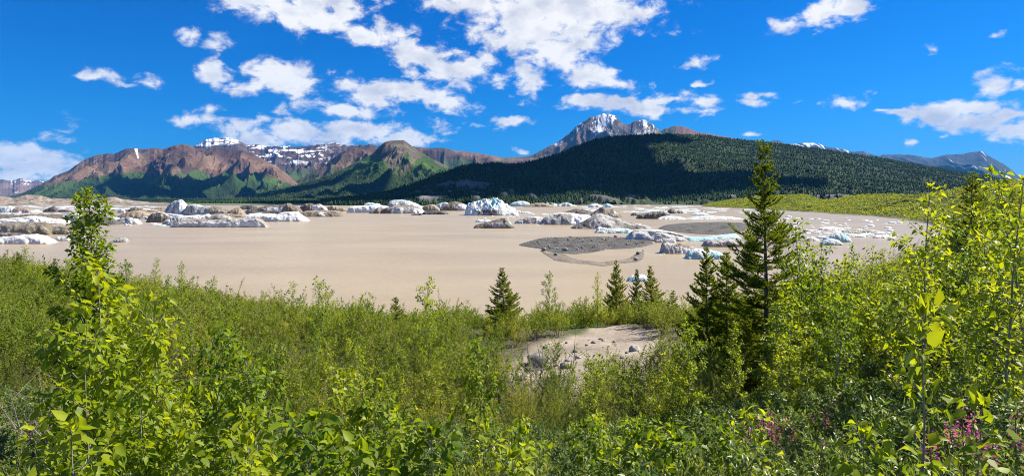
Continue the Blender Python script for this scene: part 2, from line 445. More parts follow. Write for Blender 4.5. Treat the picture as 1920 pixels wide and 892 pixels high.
# B: snow-capped range behind the brown massif
r = relief(330, 760, 460, 170, 8, P(330,300, 352,288, 366,272, 372,268.5, 380,265, 388,260.5, 398,259.5, 406,257.8, 416,258.6, 426,257.6, 436,260, 446,262, 454,266.5, 464,273, 476,270, 490,272, 505,274, 520,273, 560,274, 600,270, 612,268, 625,266, 640,270, 655,272, 680,270, 700,270, 720,274, 760,282),
           7600, 10500, 60, 1.05, P(330,.16, 470,.16, 500,.42, 760,.42), 620, 900, crest=5, seed=5)
n = fbm(r['x'] / 160, r['y'] / 160, r['z'] / 120, 5); nn = slope_of(r)
n2 = fbm(r['x'] / 700, r['y'] / 700, 2, 3)
c = mix((.06, .046, .054), (.145, .10, .085), sstep(-.3, .35, n))
c = mix(c, (.045, .045, .06), sstep(.05, .3, n2 + .25 * n))
g = r['px'], r['py']
cap = sstep(-.02, .03, fbm(r['x'] / 90, r['y'] / 260, r['z'] / 40, 4) + .12 - .25 * sstep(436, 456, r['px'])) * sstep(0, 5, np.interp(r['px'], [330,366,380,440,456,466,480,500,560,600,640,700,760], [270,276,278,272,268,276,278,278,277,277,275,275,276]) - r['py'] + 7 * n)
cirq = sstep(.06, .16, .8 * n + .40 * nn[..., 2] - .30 + .9 * fbm(r['x'] / 260, r['z'] / 55, 7, 4)) * sstep(462, 480, r['px']) * sstep(640, 590, r['px']) * sstep(268, 276, r['py']) * sstep(316, 300, r['py'])
c = mix(c, (.80, .82, .86), np.clip(cap + cirq, 0, 1))
c = mix(c, (.06, .09, .03), sstep(312, 330, r['py'] + 22 * n))
land('mountain_range', r, c, ROCK)

def brown(r, seed, tree, treew, dark=0.0):
    x, y, z = r['x'] + 0 * r['z'], r['y'], r['z']
    nn = slope_of(r)
    n = fbm(x / 170, y / 340, z / 130 + seed, 5); n2 = fbm(x / 600, y / 900, seed + 4, 4); n3 = fbm(x / 90, y / 500, seed + 8, 4)
    c = mix((.125, .072, .052), (.195, .13, .09), sstep(-.3, .3, n))
    c = mix(c, (.062, .043, .045), sstep(-.06, .2, n2 + .35 * n) * .9)
    c = mix(c, (.27, .20, .145), sstep(.12, .36, n3) * sstep(.75, .45, r['h']) * .75)
    ty = np.interp(r['px'], *np.array(tree, float).T)
    m = r['py'] - ty + 20 * n2 + 14 * n3 + 60 * (.42 - r['carve']) * 0 + 10 * n
    veg = sstep(-2, treew, m)
    g = mix((.028, .062, .02), (.062, .105, .024), sstep(-.3, .3, n2 + .5 * n))
    c = mix(c, g, veg)
    c = mix(c, (.026, .046, .02), sstep(10, 30, m + 8 * n))
    return c, veg, n, n2, n3

# C: brown massif on the left
skyC = P(0,378, 40,364, 62,353, 85,340, 100,331, 130,318, 150,303, 165,296, 180,289, 200,287, 215,288, 235,277, 250,275.5, 265,279, 290,276, 305,279, 330,271, 345,269, 352,270, 366,276, 385,276.5, 405,275, 425,275, 440,277, 455,281, 475,287, 490,294, 505,303, 520,312, 535,322, 548,334, 560,345, 600,368)
r = relief(0, 600, 620, 300, 8, skyC, 4600, 7800, 12, 1.12, .62, 430, 900, crest=2.2, seed=11)
c, veg, n, n2, n3 = brown(r, 1, P(0,352, 80,346, 150,338, 190,326, 230,318, 260,316, 290,334, 320,322, 345,332, 370,320, 400,334, 425,318, 455,332, 480,322, 520,336, 600,350), 7)
sn = sstep(3, 1, np.abs(r['px'] - 257 - .25 * (r['py'] - 288)) + 3.0 * n) * (np.abs(r['py'] - 288) < 9)
c = mix(c, (.8, .82, .85), np.clip(sn * .9, 0, 1))
land('mountain', r, c, ROCK)
RC = r

# C2: brown ridge on the other side of the snowy cirque
skyC2 = P(470,372, 520,352, 548,343, 565,334, 590,320, 610,308, 628,292, 640,284, 655,278, 680,275, 700,276, 720,277, 760,290, 800,300)
r = relief(470, 800, 330, 170, 8, skyC2, 5800, 8200, 20, 1.08, .6, 360, 800, crest=2.0, seed=21)
c, veg, n, n2, n3 = brown(r, 5, P(470,340, 540,342, 600,335, 660,322, 800,330), 10)
c = mix(c, (.08, .11, .03), sstep(.0, .25, n2 + .1) * sstep(290, 300, r['py']) * .6)
land('mountain', r, c, ROCK)

# E: flat-topped ridge to the right of the butte
skyE = P(700,285, 740,276, 770,274, 800,277, 832,276.5, 836,278, 855,282, 868,283, 880,284, 888,286, 910,289, 932,293, 945,295, 960,294, 985,293, 1010,296, 1060,310)
r = relief(700, 1060, 340, 120, 8, skyE, 6500, 9300, 30, 1.0, .30, 380, 800, crest=1.6, seed=31, shape=P(0,0, .45,.36, .78,.62, .86,.68, .93,.94, 1,1))
c, veg, n, n2, n3 = brown(r, 9, P(700,300, 800,306, 850,299, 900,300, 960,303, 1060,305), 9)
c = mix(c, (.13, .095, .10), .45 * sstep(0, .3, n3))
land('mountain', r, c, ROCK)

# D: butte with a brown crown over green and forested slopes
skyD = P(440,378, 470,366, 500,360, 545,351, 590,338, 625,326, 655,310, 680,297, 700,285.5, 708,278, 715,270.5, 722,265, 730,263.5, 738,262.8, 745,262, 757,261.5, 762,264, 770,270, 782,279, 795,288, 808,296, 828,306, 845,314, 870,322, 900,330, 960,345, 1000,355)
r = relief(430, 1000, 560, 260, 8, skyD, 3000, 5600, 10, 1.15, .5, 360, 620, crest=.8, seed=43)
x, y, z = r['x'] + 0 * r['z'], r['y'], r['z']
n = fbm(x / 120, y / 240, z / 100, 5); n2 = fbm(x / 420, y / 600, 7, 4); n3 = fbm(x / 60, y / 400, 3, 4)
c = mix((.095, .08, .06), (.165, .135, .10), sstep(-.3, .3, n + .5 * n3))
band = sstep(.1, .4, np.sin(z / 11.0 + 2 * n) * .5 + .3)
c = mix(c, c * .78, band * .5)
ty = np.interp(r['px'], *np.array(P(430,300, 640,290, 690,287, 705,292, 722,306, 742,322, 755,326, 770,314, 782,296, 795,289, 812,300, 830,312, 850,308, 900,300), float).T)
m = r['py'] - ty + 7 * n2 + 6 * n
veg = sstep(-2, 5, m)
veg = np.maximum(veg, sstep(.02, .3, fbm(x / 130, y / 500, 21, 4) + .05) * sstep(276, 284, r['py']) * .9)
c = mix(c, mix((.030, .066, .016), (.066, .115, .022), sstep(-.3, .3, n2 + n)), veg)
c = mix(c, (.03, .055, .02), sstep(322, 340, r['py'] + 16 * n2 + 8 * n))
land('mountain', r, c, ROCK)
RD = r

# F: high peak with snow couloirs
skyF = P(930,306, 960,299, 985,294, 1000,289, 1020,279, 1040,269, 1052,261, 1060,254, 1068,248, 1076,239, 1084,233, 1092,226, 1100,224, 1108,219, 1113,217.5, 1118,215, 1128,214.5, 1136,213.5, 1148,214, 1156,218, 1162,226, 1168,231, 1176,233.5, 1184,231, 1190,226, 1198,225, 1206,221.5, 1214,225, 1224,232, 1230,239, 1240,243, 1258,238, 1268,235.5, 1280,236.5, 1290,240, 1305,246, 1330,251, 1360,256, 1420,268)
r = relief(930, 1420, 560, 220, 8, skyF, 7600, 11200, 60, 1.0, P(930,.2, 1020,.22, 1090,.36, 1160,.40, 1230,.34, 1260,.12, 1420,.12), 420, 760, crest=3.0, seed=57, shape=P(0,0, .4,.26, .7,.55, .88,.80, 1,1))
x, y, z = r['x'] + 0 * r['z'], r['y'], r['z']
nn = slope_of(r)
n = fbm(x / 130, y / 260, z / 110, 6, .58); n2 = fbm(x / 520, y / 700, 3, 4); n3 = fbm(x / 70, y / 420, z / 420, 5, .6)
c = mix((.06, .054, .056), (.15, .125, .11), sstep(-.3, .3, n))
c = mix(c, (.145, .10, .078), sstep(240, 265, r['py'] + 14 * n) * sstep(1130, 1060, r['px']))
couloir = np.interp(r['py'], [213, 222, 235, 250, 262, 275], [1135, 1134, 1128, 1120, 1112, 1106])
w = np.interp(r['py'], [213, 225, 240, 255, 270, 280], [20, 19, 12, 8, 5, 2])
n4 = fbm(x / 34, y / 110, z / 60 + 5, 5, .62)
sn = sstep(.3, 0, np.abs(r['px'] - couloir) / w - .42 + 1.6 * n3 + 1.0 * n + 1.7 * n4)
sn = np.maximum(sn, sstep(.16, .24, .7 * n4 + .5 * n3 + .5 * (r['carve'] - .6)) * sstep(1060, 1085, r['px']) * sstep(1238, 1222, r['px']) * sstep(268, 232, r['py'] + 12 * n))
sn = np.maximum(sn, sstep(.18, .26, n2 + .4 * n) * (r['py'] > 245) * (r['py'] < 282) * sstep(1100, 1085, r['px']) * (r['px'] > 1020) * .9)
c = mix(c, (.82, .84, .88), np.clip(sn, 0, 1))
red = sstep(1232, 1244, r['px'])
cc = mix((.10, .105, .04), (.19, .10, .07), sstep(-.1, .1, n2 + .3 * n + .5 * sstep(1255, 1275, r['px']) - .25))
c = mix(c, cc, red)
c = mix(c, (.085, .10, .04), sstep(282, 294, r['py'] + 7 * n) * sstep(1040, 980, r['px']))
land('mountain', r, c, ROCK)

# G: far range on the right, distance haze painted into its rock as blue
skyG = P(1380,274, 1425,270, 1440,267, 1453,261.5, 1462,263, 1472,268, 1482,269, 1495,268.5, 1510,267, 1525,267, 1538,270, 1550,275, 1565,277, 1580,279, 1600,284, 1620,283, 1635,289, 1650,292, 1656,289, 1690,289, 1715,291, 1735,295, 1750,295, 1775,290, 1800,288, 1822,285, 1838,283.5, 1843,284.5, 1850,290, 1865,298, 1885,309, 1900,321, 1915,335, 1940,348, 1990,362)
r = relief(1380, 1990, 520, 130, 8, skyG, 11000, 15500, 40, 1.05, .36, 700, 1400, crest=1.6, seed=71)
x, y, z = r['x'] + 0 * r['z'], r['y'], r['z']
n = fbm(x / 220, y / 420, z / 200, 5, .58); n2 = fbm(x / 800, y / 1000, 3, 4)
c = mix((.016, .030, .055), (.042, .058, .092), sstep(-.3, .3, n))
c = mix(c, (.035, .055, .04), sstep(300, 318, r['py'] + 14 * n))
sn = sstep(.0, .12, fbm(x / 160, y / 700, 5, 5) + .25 * sstep(282, 268, r['py']) - .12) * sstep(1478, 1500, r['px']) * sstep(1640, 1560, r['px']) * (r['py'] < 290)
sn = np.maximum(sn, sstep(.26, .32, fbm(x / 150, y / 900, 8, 5)) * (r['px'] > 1780) * (r['px'] < 1850) * .8)
c = mix(c, (.8, .82, .86), sn)
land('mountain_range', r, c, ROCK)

# H: long wooded hill across the water
skyH = P(600,378, 650,372, 700,366, 730,360, 765,350, 790,340, 815,330, 840,321, 865,312, 885,309, 905,308, 930,306, 960,309, 985,306, 1010,300, 1040,291, 1065,281, 1090,270, 1115,262, 1140,256.5, 1180,253, 1220,251.5, 1260,251, 1300,252.5, 1340,256, 1390,262, 1440,268, 1480,272, 1520,277, 1560,283, 1600,289, 1640,295, 1700,305, 1760,316, 1820,325, 1880,336, 1940,348, 2000,360)
DfH = P(600,1500, 760,1450, 1000,1480, 1200,1600, 1330,1500, 1500,1400, 2000,1400)
DrH = P(600,2100, 800,2300, 1000,2700, 1300,3300, 1700,3600, 2000,3800)
r = relief(600, 2000, 700, 180, 6, skyH, DfH, DrH, 1.0, .95, .17, 330, 420, crest=.9, seed=83)
x, y, z = r['x'] + 0 * r['z'], r['y'], r['z']
n = fbm(x / 60, y / 90, z / 40, 5); n2 = fbm(x / 260, y / 300, 3, 4)
c = mix((.020, .036, .018), (.04, .062, .022), sstep(-.3, .3, n2 + .5 * n))
cl = fbm(x / 70, y / 120, z / 26, 4)
ROCKM = sstep(.06, .22, cl + .10 * n) * sstep(350, 366, r['py'] + 6 * n2) * sstep(1080, 990, r['px']) * sstep(740, 790, r['px'])
ROCKM = np.maximum(ROCKM, sstep(.16, .30, cl) * sstep(368, 374, r['py']) * (r['px'] > 1000))
ROCKM = np.maximum(ROCKM, sstep(14, 5, np.abs(r['px'] - 870) * .16 + np.abs(r['py'] - 350) + 12 * n) * .9)
c = mix(c, mix((.09, .09, .095), (.17, .165, .165), sstep(-.2, .3, n)), ROCKM)
lawn = sstep(376, 380, r['py']) * sstep(1120, 1180, r['px'])
c = mix(c, (.05, .075, .028), lawn * .8)
r['z'] = z + 9 * ROCKM * (1 + cl)
land('hill', r, c, ROCK2)
RH = r; RH['rock'] = ROCKM

# J: low moraine at the left end of the lake
r = relief(-80, 345, 260, 60, 6, P(-80,366, 0,367, 25,371, 50,365, 75,366, 95,371, 120,373, 150,371, 175,373, 195,370, 215,369, 232,374, 260,377, 300,380, 345,383), 1480, 2050, .3, .8, .45, 60, 70, crest=1.5, seed=91)
x, y, z = r['x'] + 0 * r['z'], r['y'], r['z']
n = fbm(x / 16, y / 24, z / 9, 5); n2 = fbm(x / 90, y / 60, 3, 4)
c = mix((.18, .145, .13), (.34, .285, .24), sstep(-.3, .3, n))
c = mix(c, (.20, .13, .125), sstep(.0, .3, n2) * (r['py'] < 376) * .8)
c = mix(c, (.06, .10, .03), sstep(.1, .26, fbm(x / 50, y / 60, 8, 4) + .05 * n) * .9)
land('moraine', r, c, ROCK2)

# L: green shrubby ridge coming in from the right
DfL = P(1315,1240, 1330,1180, 1450,840, 1560,600, 1640,525, 1690,442, 1760,330, 1850,250, 2000,200)
DrL = P(1315,1300, 1330,1340, 1450,1050, 1560,800, 1640,720, 1700,620, 1800,500, 1900,400, 2000,360)
skyL = P(1315,386.5, 1330,382, 1360,376, 1400,371.5, 1430,368.5, 1470,366.5, 1505,365, 1522,368, 1540,375, 1556,375, 1580,370, 1615,366, 1650,364, 1690,365, 1720,366, 1760,361, 1800,352, 1850,342, 1900,336, 2000,330)
r = relief(1315, 2000, 420, 90, 6, skyL, DfL, DrL, -.5, .8, .30, 55, 60, crest=1.0, seed=101)
x, y, z = r['x'] + 0 * r['z'], r['y'], r['z']
n = fbm(x / 9, y / 12, z / 6, 4); n2 = fbm(x / 45, y / 45, 3, 4)
c = mix((.075, .105, .022), (.125, .15, .035), sstep(-.3, .3, n2 + .4 * n))
c = mix(c, (.035, .055, .018), sstep(.12, .3, fbm(x / 30, y / 50, 12, 4)) * .8)
c = mix(c, (.20, .18, .155), sstep(1.2, .5, z) * .9)
land('hill', r, c, ROCK2)
RL = r

# ------------------------------------------------------------------ woods on the far slopes (nobody could count them)
def pick(r, nmax, weight, seed):
    rs = np.random.RandomState(seed)
    nr, nc = r['n']
    w = weight[:-1, :-1].ravel().clip(0)
    cell = rs.choice(len(w), nmax, p=w / w.sum())
    i, j = cell // (nc - 1), cell % (nc - 1)
    a, b = rs.rand(nmax), rs.rand(nmax)
    q = []
    for A in (r['x'] + 0 * r['z'], r['y'], r['z']):
        q.append((A[i, j] * (1 - a) + A[i + 1, j] * a) * (1 - b) + (A[i, j + 1] * (1 - a) + A[i + 1, j + 1] * a) * b)
    return np.stack(q, -1)

def cones(pts, h, rad, col, seed, sides=6):
    """little conifers: a ragged skirt, a waist and a tip"""
    rs = np.random.RandomState(seed)
    n = len(pts)
    a = np.arange(sides) / sides * 2 * np.pi
    an = a[None] + rs.rand(n, 1) * 6
    j1 = 1 + .45 * rs.uniform(-1, 1, (n, sides)); j2 = 1 + .4 * rs.uniform(-1, 1, (n, sides))
    r1 = rad[:, None] * j1; r2 = rad[:, None] * .55 * j2
    lo = np.stack([np.cos(an) * r1, np.sin(an) * r1, h[:, None] * (.02 + .12 * rs.rand(n, sides))], -1)
    mi = np.stack([np.cos(an + .5) * r2, np.sin(an + .5) * r2, h[:, None] * (.42 + .14 * rs.rand(n, sides))], -1)
    ti = np.stack([.04 * h * rs.randn(n), .04 * h * rs.randn(n), h], -1)[:, None]
    v = np.concatenate([lo, mi, ti], 1) + pts[:, None]
    k = np.arange(sides); k2 = (k + 1) % sides
    q = np.stack([k, k2, sides + k2, sides + k], -1)
    t = np.stack([sides + k, sides + k2, np.full(sides, 2 * sides)], -1)
    o = (np.arange(n) * (2 * sides + 1))[:, None, None]
    c = np.repeat(col, 2 * sides + 1, 0)
    return v.reshape(-1, 3), (q[None] + o).reshape(-1, 4), (t[None] + o).reshape(-1, 3), c

LEAFY = surf_mat('far_foliage', n1=2.5, n2=40, var=.25, bump=0, spec=.05)

def wood(name, r, n, weight, hmin, hmax, cols, seed, label):
    pts = pick(r, n, weight, seed)
    rs = np.random.RandomState(seed + 1)
    h = hmin + (hmax - hmin) * rs.rand(n) ** 1.3
    c = mix(cols[0], cols[1], rs.rand(n) ** 1.5)
    mess = fbm(pts[:, 0] / 130, pts[:, 1] / 160, 5, 3)
    c = c * (1 + .5 * mess)[:, None]
    v, q, t, cc = cones(pts - [0, 0, .4], h, h * rs.uniform(.2, .3, n), c, seed + 2)
    return tag(link(name, mesh(name, v, q, t, col=cc), LEAFY), label, 'forest', kind='stuff')

# each cell weighed by the ground it covers
def cellw(r): return (r['y'] ** 1.0)
wH = cellw(RH) * (1 - np.clip(RH['rock'] * 1.3, 0, 1)) * (RH['t'] < 1.1) * (1 - .85 * sstep(377, 380, RH['py']) * (RH['px'] > 1100))
wood('forest', RH, 70000, wH, 5, 13, ((.014, .033, .017), (.06, .10, .03)), 201, 'dark spruce forest covering the long hill across the lake')
wD = cellw(RD) * sstep(312, 336, RD['py'] + 10 * n.mean()) * (RD['t'] < 1) + 1e-6
wood('forest', RD, 20000, wD * (.3 + sstep(-.2, .2, fbm(RD['x'] / 300, RD['y'] / 300, 5, 3))), 9, 18, ((.022, .042, .015), (.06, .095, .025)), 211, 'spruce forest on the lower slopes below the brown butte')
wC = cellw(RC) * sstep(344, 360, RC['py']) * (RC['t'] < 1) + 1e-6
wood('forest', RC, 14000, wC, 10, 20, ((.02, .04, .016), (.05, .08, .025)), 221, 'dark forest along the foot of the reddish brown mountain')

# valley floor wood along the far shore
def shore_wood():
    rs = np.random.RandomState(231)
    n = 7000
    px = rs.uniform(150, 780, n)
    D = 2050 + 1400 * rs.rand(n) ** 1.4
    keep = fbm(px * .012, D * .002, 3, 3) + .25 * sstep(330, 480, px) > .02
    px, D = px[keep], D[keep]; n = len(px)
    x = (px - 960) / F * D
    pts = np.stack([x, D, ground_h(x, D) - .3], -1)
    h = rs.uniform(4, 12, n)
    c = mix((.018, .035, .014), (.05, .08, .022), rs.rand(n))
    v, q, t, cc = cones(pts, h, h * .28, c, 232)
    tag(link('forest', mesh('forest', v, q, t, col=cc), LEAFY), 'dark spruce belt on the flat valley floor behind the ice', 'forest', kind='stuff')
shore_wood()

# unseen cumulus added above the frame to throw shade on the far slopes
def build_shade_clouds():
    m, nt, bs, out = new_mat('cloud')
    bs.inputs['Base Color'].default_value = (.85, .86, .88, 1); bs.inputs['Roughness'].default_value = 1; bs.inputs['Specular IOR Level'].default_value = 0
    a = np.linspace(0, 2 * np.pi, 64, endpoint=False); b = np.linspace(-np.pi / 2, np.pi / 2, 28)
    B, A = np.meshgrid(b, a, indexing='ij')
    for i, (tx, ty, tz, alt, rx, ry, turn) in enumerate(CLOUD_SHADE):
        k = (alt - tz) / SUN_DIR.z
        cx, cy = tx + SUN_DIR.x * k, ty + SUN_DIR.y * k
        ux, uy, uz = np.cos(B) * np.cos(A), np.cos(B) * np.sin(A), np.sin(B)
        s = 1 + .55 * fbm(ux * 1.6 + i * 7, uy * 1.6, uz * 1.6, 5, .6)
        x, y = ux * rx * s, uy * ry * s
        z = np.where(uz < 0, uz * .12, uz * .35) * min(rx, ry) * s
        c_, s_ = math.cos(math.radians(turn)), math.sin(math.radians(turn))
        v = np.stack([cx + x * c_ - y * s_, cy + x * s_ + y * c_, alt + z], -1).reshape(-1, 3)
        me = mesh('cloud', v, gridq(28, 64, True), smooth=True)
        tag(link('cloud', me, m), 'unseen white cumulus cloud added above the frame to shade the far slopes', 'cloud', 'unseen shade clouds overhead', 'stuff')
CLOUD_SHADE = [
 (-100, 2300, 120, 1900, 620, 700, 0), (420, 2950, 240, 2000, 430, 230, 15), (-350, 1800, 60, 1850, 300, 260, 0), (450, 1900, 60, 1900, 420, 190, 0),
 (-3050, 5900, 250, 3900, 420, 300, 20), (-2150, 5200, 100, 3900, 900, 230, -6), (-3500, 6300, 420, 4000, 240, 420, 30),
 (-2650, 6500, 420, 3900, 260, 330, 0), (-1350, 4000, 60, 3600, 520, 150, 0), (-1420, 4850, 300, 3700, 190, 330, -30), (-1850, 3600, 30, 3500, 800, 170, 5),
]
build_shade_clouds()

def build_haze():
    m = bpy.data.materials.new('haze'); m.use_nodes = True
    nt = m.node_tree; nt.nodes.clear()
    o = nt.nodes.new('ShaderNodeOutputMaterial'); v = nt.nodes.new('ShaderNodeVolumePrincipled')
    v.inputs['Color'].default_value = (.07, .40, 1.0, 1)
    v.inputs['Density'].default_value = 1.9e-5
    nt.links.new(v.outputs[0], o.inputs['Volume'])
    a, b, c, z0, z1 = -27000, 27000, 27000, -8.0, 2300.0
    vs = [(a, a, z0), (b, a, z0), (b, c, z0), (a, c, z0), (a, a, z1), (b, a, z1), (b, c, z1), (a, c, z1)]
    q = [[3, 2, 1, 0], [4, 5, 6, 7], [0, 1, 5, 4], [1, 2, 6, 5], [2, 3, 7, 6], [3, 0, 4, 7]]
    tag(link('haze', mesh('haze', vs, q), m), 'thin bluish air between the viewer and the far mountains', 'haze', kind='stuff')
build_haze()
# ------------------------------------------------------------------ icebergs
def ice_mat():
    m, nt, bs, out = new_mat('ice')
    N, L = nt.nodes.new, nt.links.new
    at = N('ShaderNodeAttribute'); at.attribute_name = 'Col'
    geo = N('ShaderNodeNewGeometry')
    n1 = N('ShaderNodeTexNoise'); n1.inputs['Scale'].default_value = .55; n1.inputs['Detail'].default_value = 6; n1.inputs['Roughness'].default_value = .7
    L(geo.outputs['Position'], n1.inputs['Vector'])
    mr = N('ShaderNodeMapRange'); L(n1.outputs['Fac'], mr.inputs['Value'])
    mr.inputs['From Min'].default_value = .3; mr.inputs['From Max'].default_value = .7; mr.inputs['To Min'].default_value = .62; mr.inputs['To Max'].default_value = 1.14
    mu = N('ShaderNodeVectorMath'); mu.operation = 'SCALE'; L(at.outputs['Color'], mu.inputs[0]); L(mr.outputs[0], mu.inputs['Scale'])
    L(mu.outputs[0], bs.inputs['Base Color'])
    bs.inputs['Roughness'].default_value = .55; bs.inputs['Specular IOR Level'].default_value = .3
    bp = N('ShaderNodeBump'); bp.inputs['Strength'].default_value = .8; bp.inputs['Distance'].default_value = 1.3
    L(n1.outputs['Fac'], bp.inputs['Height']); L(bp.outputs[0], bs.inputs['Normal'])
    return m
ICE = ice_mat()
WHITE, BLUE, TEAL, GREY, DGREY = (.81,.81,.775), (.36,.68,.73), (.17,.45,.48), (.40,.40,.40), (.13,.125,.12)
BROWN, TAN, DBROWN, PALE = (.20,.155,.115), (.34,.27,.18), (.085,.07,.06), (.58,.565,.53)

def ice_colour(style, a, b, zr, s, seed, front):
    """a across, b depth (-1 front), zr height ratio, s slope-up 0..1, streaks run down the faces"""
    n = fbm(a * 9 + seed, b * 4, zr * 3, 5, .6); n2 = fbm(a * 3.2 + seed, b * 2, zr * 1.2 + 4, 4)
    st = fbm(a * 38 + seed * 2 + 1.2 * n, b * 3, zr * .9, 4, .62)
    if style == 'white':
        c = mix(WHITE, (.68,.74,.74), sstep(.0, .4, n2 - .2 * zr)); c = mix(c, BLUE, sstep(.28, .5, n) * .6); c = mix(c, (.5,.49,.46), sstep(.3, .5, st) * .35)
    elif style == 'snow':
        c = mix((.84,.84,.81), (.72,.73,.72), sstep(.0, .35, st)); c = mix(c, (.55,.53,.47), sstep(.16, .03, zr) * sstep(-.1, .2, n) * .8)
    elif style == 'blue':
        c = mix(BLUE, WHITE, sstep(-.25, .15, n2 + .35 * (zr - .5))); c = mix(c, TEAL, sstep(.22, .42, n) * .6)
    elif style == 'bluewhite':
        c = mix(WHITE, (.30,.62,.70), sstep(-.08, .14, n2 + .2 * st) * .9); c = mix(c, TEAL, sstep(.12, .30, n + .2 * st) * .7); c = mix(c, (.22,.20,.18), sstep(.24, .4, st + .3 * n2) * .55)
    elif style == 'dirty':       # streaked grey faces under a brown top
        c = mix(PALE, DGREY, sstep(-.02, .4, st + .25 * n)); c = mix(c, (.76,.77,.76), sstep(-.1, .2, -n2 + .1 * st) * .8); c = mix(c, (.29,.235,.175), s * .92)
    elif style == 'striped':     # grey-blue glacier ice in vertical bands
        c = mix((.50,.52,.52), (.15,.16,.165), sstep(-.12, .3, st)); c = mix(c, (.56,.70,.74), sstep(.05, .3, n2) * .7); c = mix(c, (.72,.70,.66), sstep(.1, .35, -n2 + .2 * n) * .8); c = mix(c, (.27,.20,.15), sstep(.2, .4, n + .25 * (a - .55) * 2) * .7)
    elif style == 'greyblue':
        c = mix((.44,.48,.48), (.62,.69,.70), sstep(-.3, .3, n2)); c = mix(c, (.27,.28,.28), sstep(.1, .35, st) * .8)
    elif style == 'grey':
        c = mix((.30,.29,.27), (.50,.485,.455), sstep(-.3, .3, n2 + .5 * n)); c = mix(c, (.18,.17,.165), sstep(.08, .34, st) * .7)
    elif style == 'brown':
        c = mix((.155,.125,.095), (.25,.205,.155), sstep(-.25, .3, n)); c = mix(c, DBROWN, sstep(.1, .35, st) * .6); c = mix(c, (.60,.59,.56), sstep(.24, .4, n2 + .5 * st) * .85)
    elif style == 'tan':
        c = mix(TAN, (.42,.35,.25), sstep(-.25, .3, n)); c = mix(c, (.23,.185,.13), sstep(.1, .4, st + n2) * .6)
    elif style == 'dark':
        c = mix((.10,.092,.088), (.18,.165,.15), sstep(-.3, .3, n)); c = mix(c, (.035,.033,.033), sstep(.0, .3, st) * .6)
    elif style == 'gravel':
        c = mix((.06,.058,.055), (.135,.13,.122), sstep(-.3, .3, fbm(a * 60, b * 40, seed, 4, .7))); c = mix(c, (.04,.039,.038), sstep(.1, .4, n))
    elif style == 'tangravel':
        c = mix((.235,.205,.155), (.34,.305,.235), sstep(-.3, .3, fbm(a * 60, b * 40, seed, 4, .7))); c = mix(c, (.19,.155,.10), sstep(.0, .4, n2 + .6 * (a - .5)))
    elif style == 'mud':
        c = mix((.19,.165,.138), (.255,.215,.172), sstep(-.3, .3, n2)); c = mix(c, (.145,.128,.112), sstep(.1, .35, n))
    elif style == 'brownwhite':  # dirty above, clean ice along the water
        c = mix(WHITE, (.30,.245,.19), sstep(.35, .6, zr + .5 * n2 + .2 * st)); c = mix(c, (.50,.49,.48), sstep(.1, .4, st) * .6)
    elif style == 'greywhite':
        c = mix((.44,.43,.42), WHITE, sstep(-.02, .12, n2 + .6 * (a - .55))); c = mix(c, (.25,.24,.235), sstep(.14, .36, st) * .6)
    else:
        c = mix((.62,.61,.58), (.46,.455,.44), sstep(-.2, .3, n)); c = mix(c, (.30,.29,.28), sstep(.2, .4, st) * .6)
    return c

def cells(x, y, seed):
    """jittered cells: distance to the nearest two centres, and three random numbers and the offset of the nearest"""
    xi, yi = np.floor(x), np.floor(y)
    f1 = np.full(x.shape, 9.); f2 = np.full(x.shape, 9.); R3 = np.zeros(x.shape + (3,)); dx = np.zeros(x.shape); dy = np.zeros(x.shape)
    hsh = lambda a, b, k: np.modf(np.abs(np.sin(a * 127.1 + b * 311.7 + k * 74.7 + seed * 13.1)) * 43758.5453)[0]
    for i in (-1, 0, 1):
        for j in (-1, 0, 1):
            cx, cy = xi + i, yi + j
            ex, ey = x - cx - hsh(cx, cy, 1), y - cy - hsh(cx, cy, 2)
            d = np.hypot(ex, ey); nr = d < f1
            f2 = np.where(nr, f1, np.minimum(f2, d)); f1 = np.where(nr, d, f1)
            dx = np.where(nr, ex, dx); dy = np.where(nr, ey, dy)
            R3 = np.where(nr[..., None], np.stack([hsh(cx, cy, 3), hsh(cx, cy, 4), hsh(cx, cy, 5)], -1), R3)
    return f1, f2, R3, dx, dy

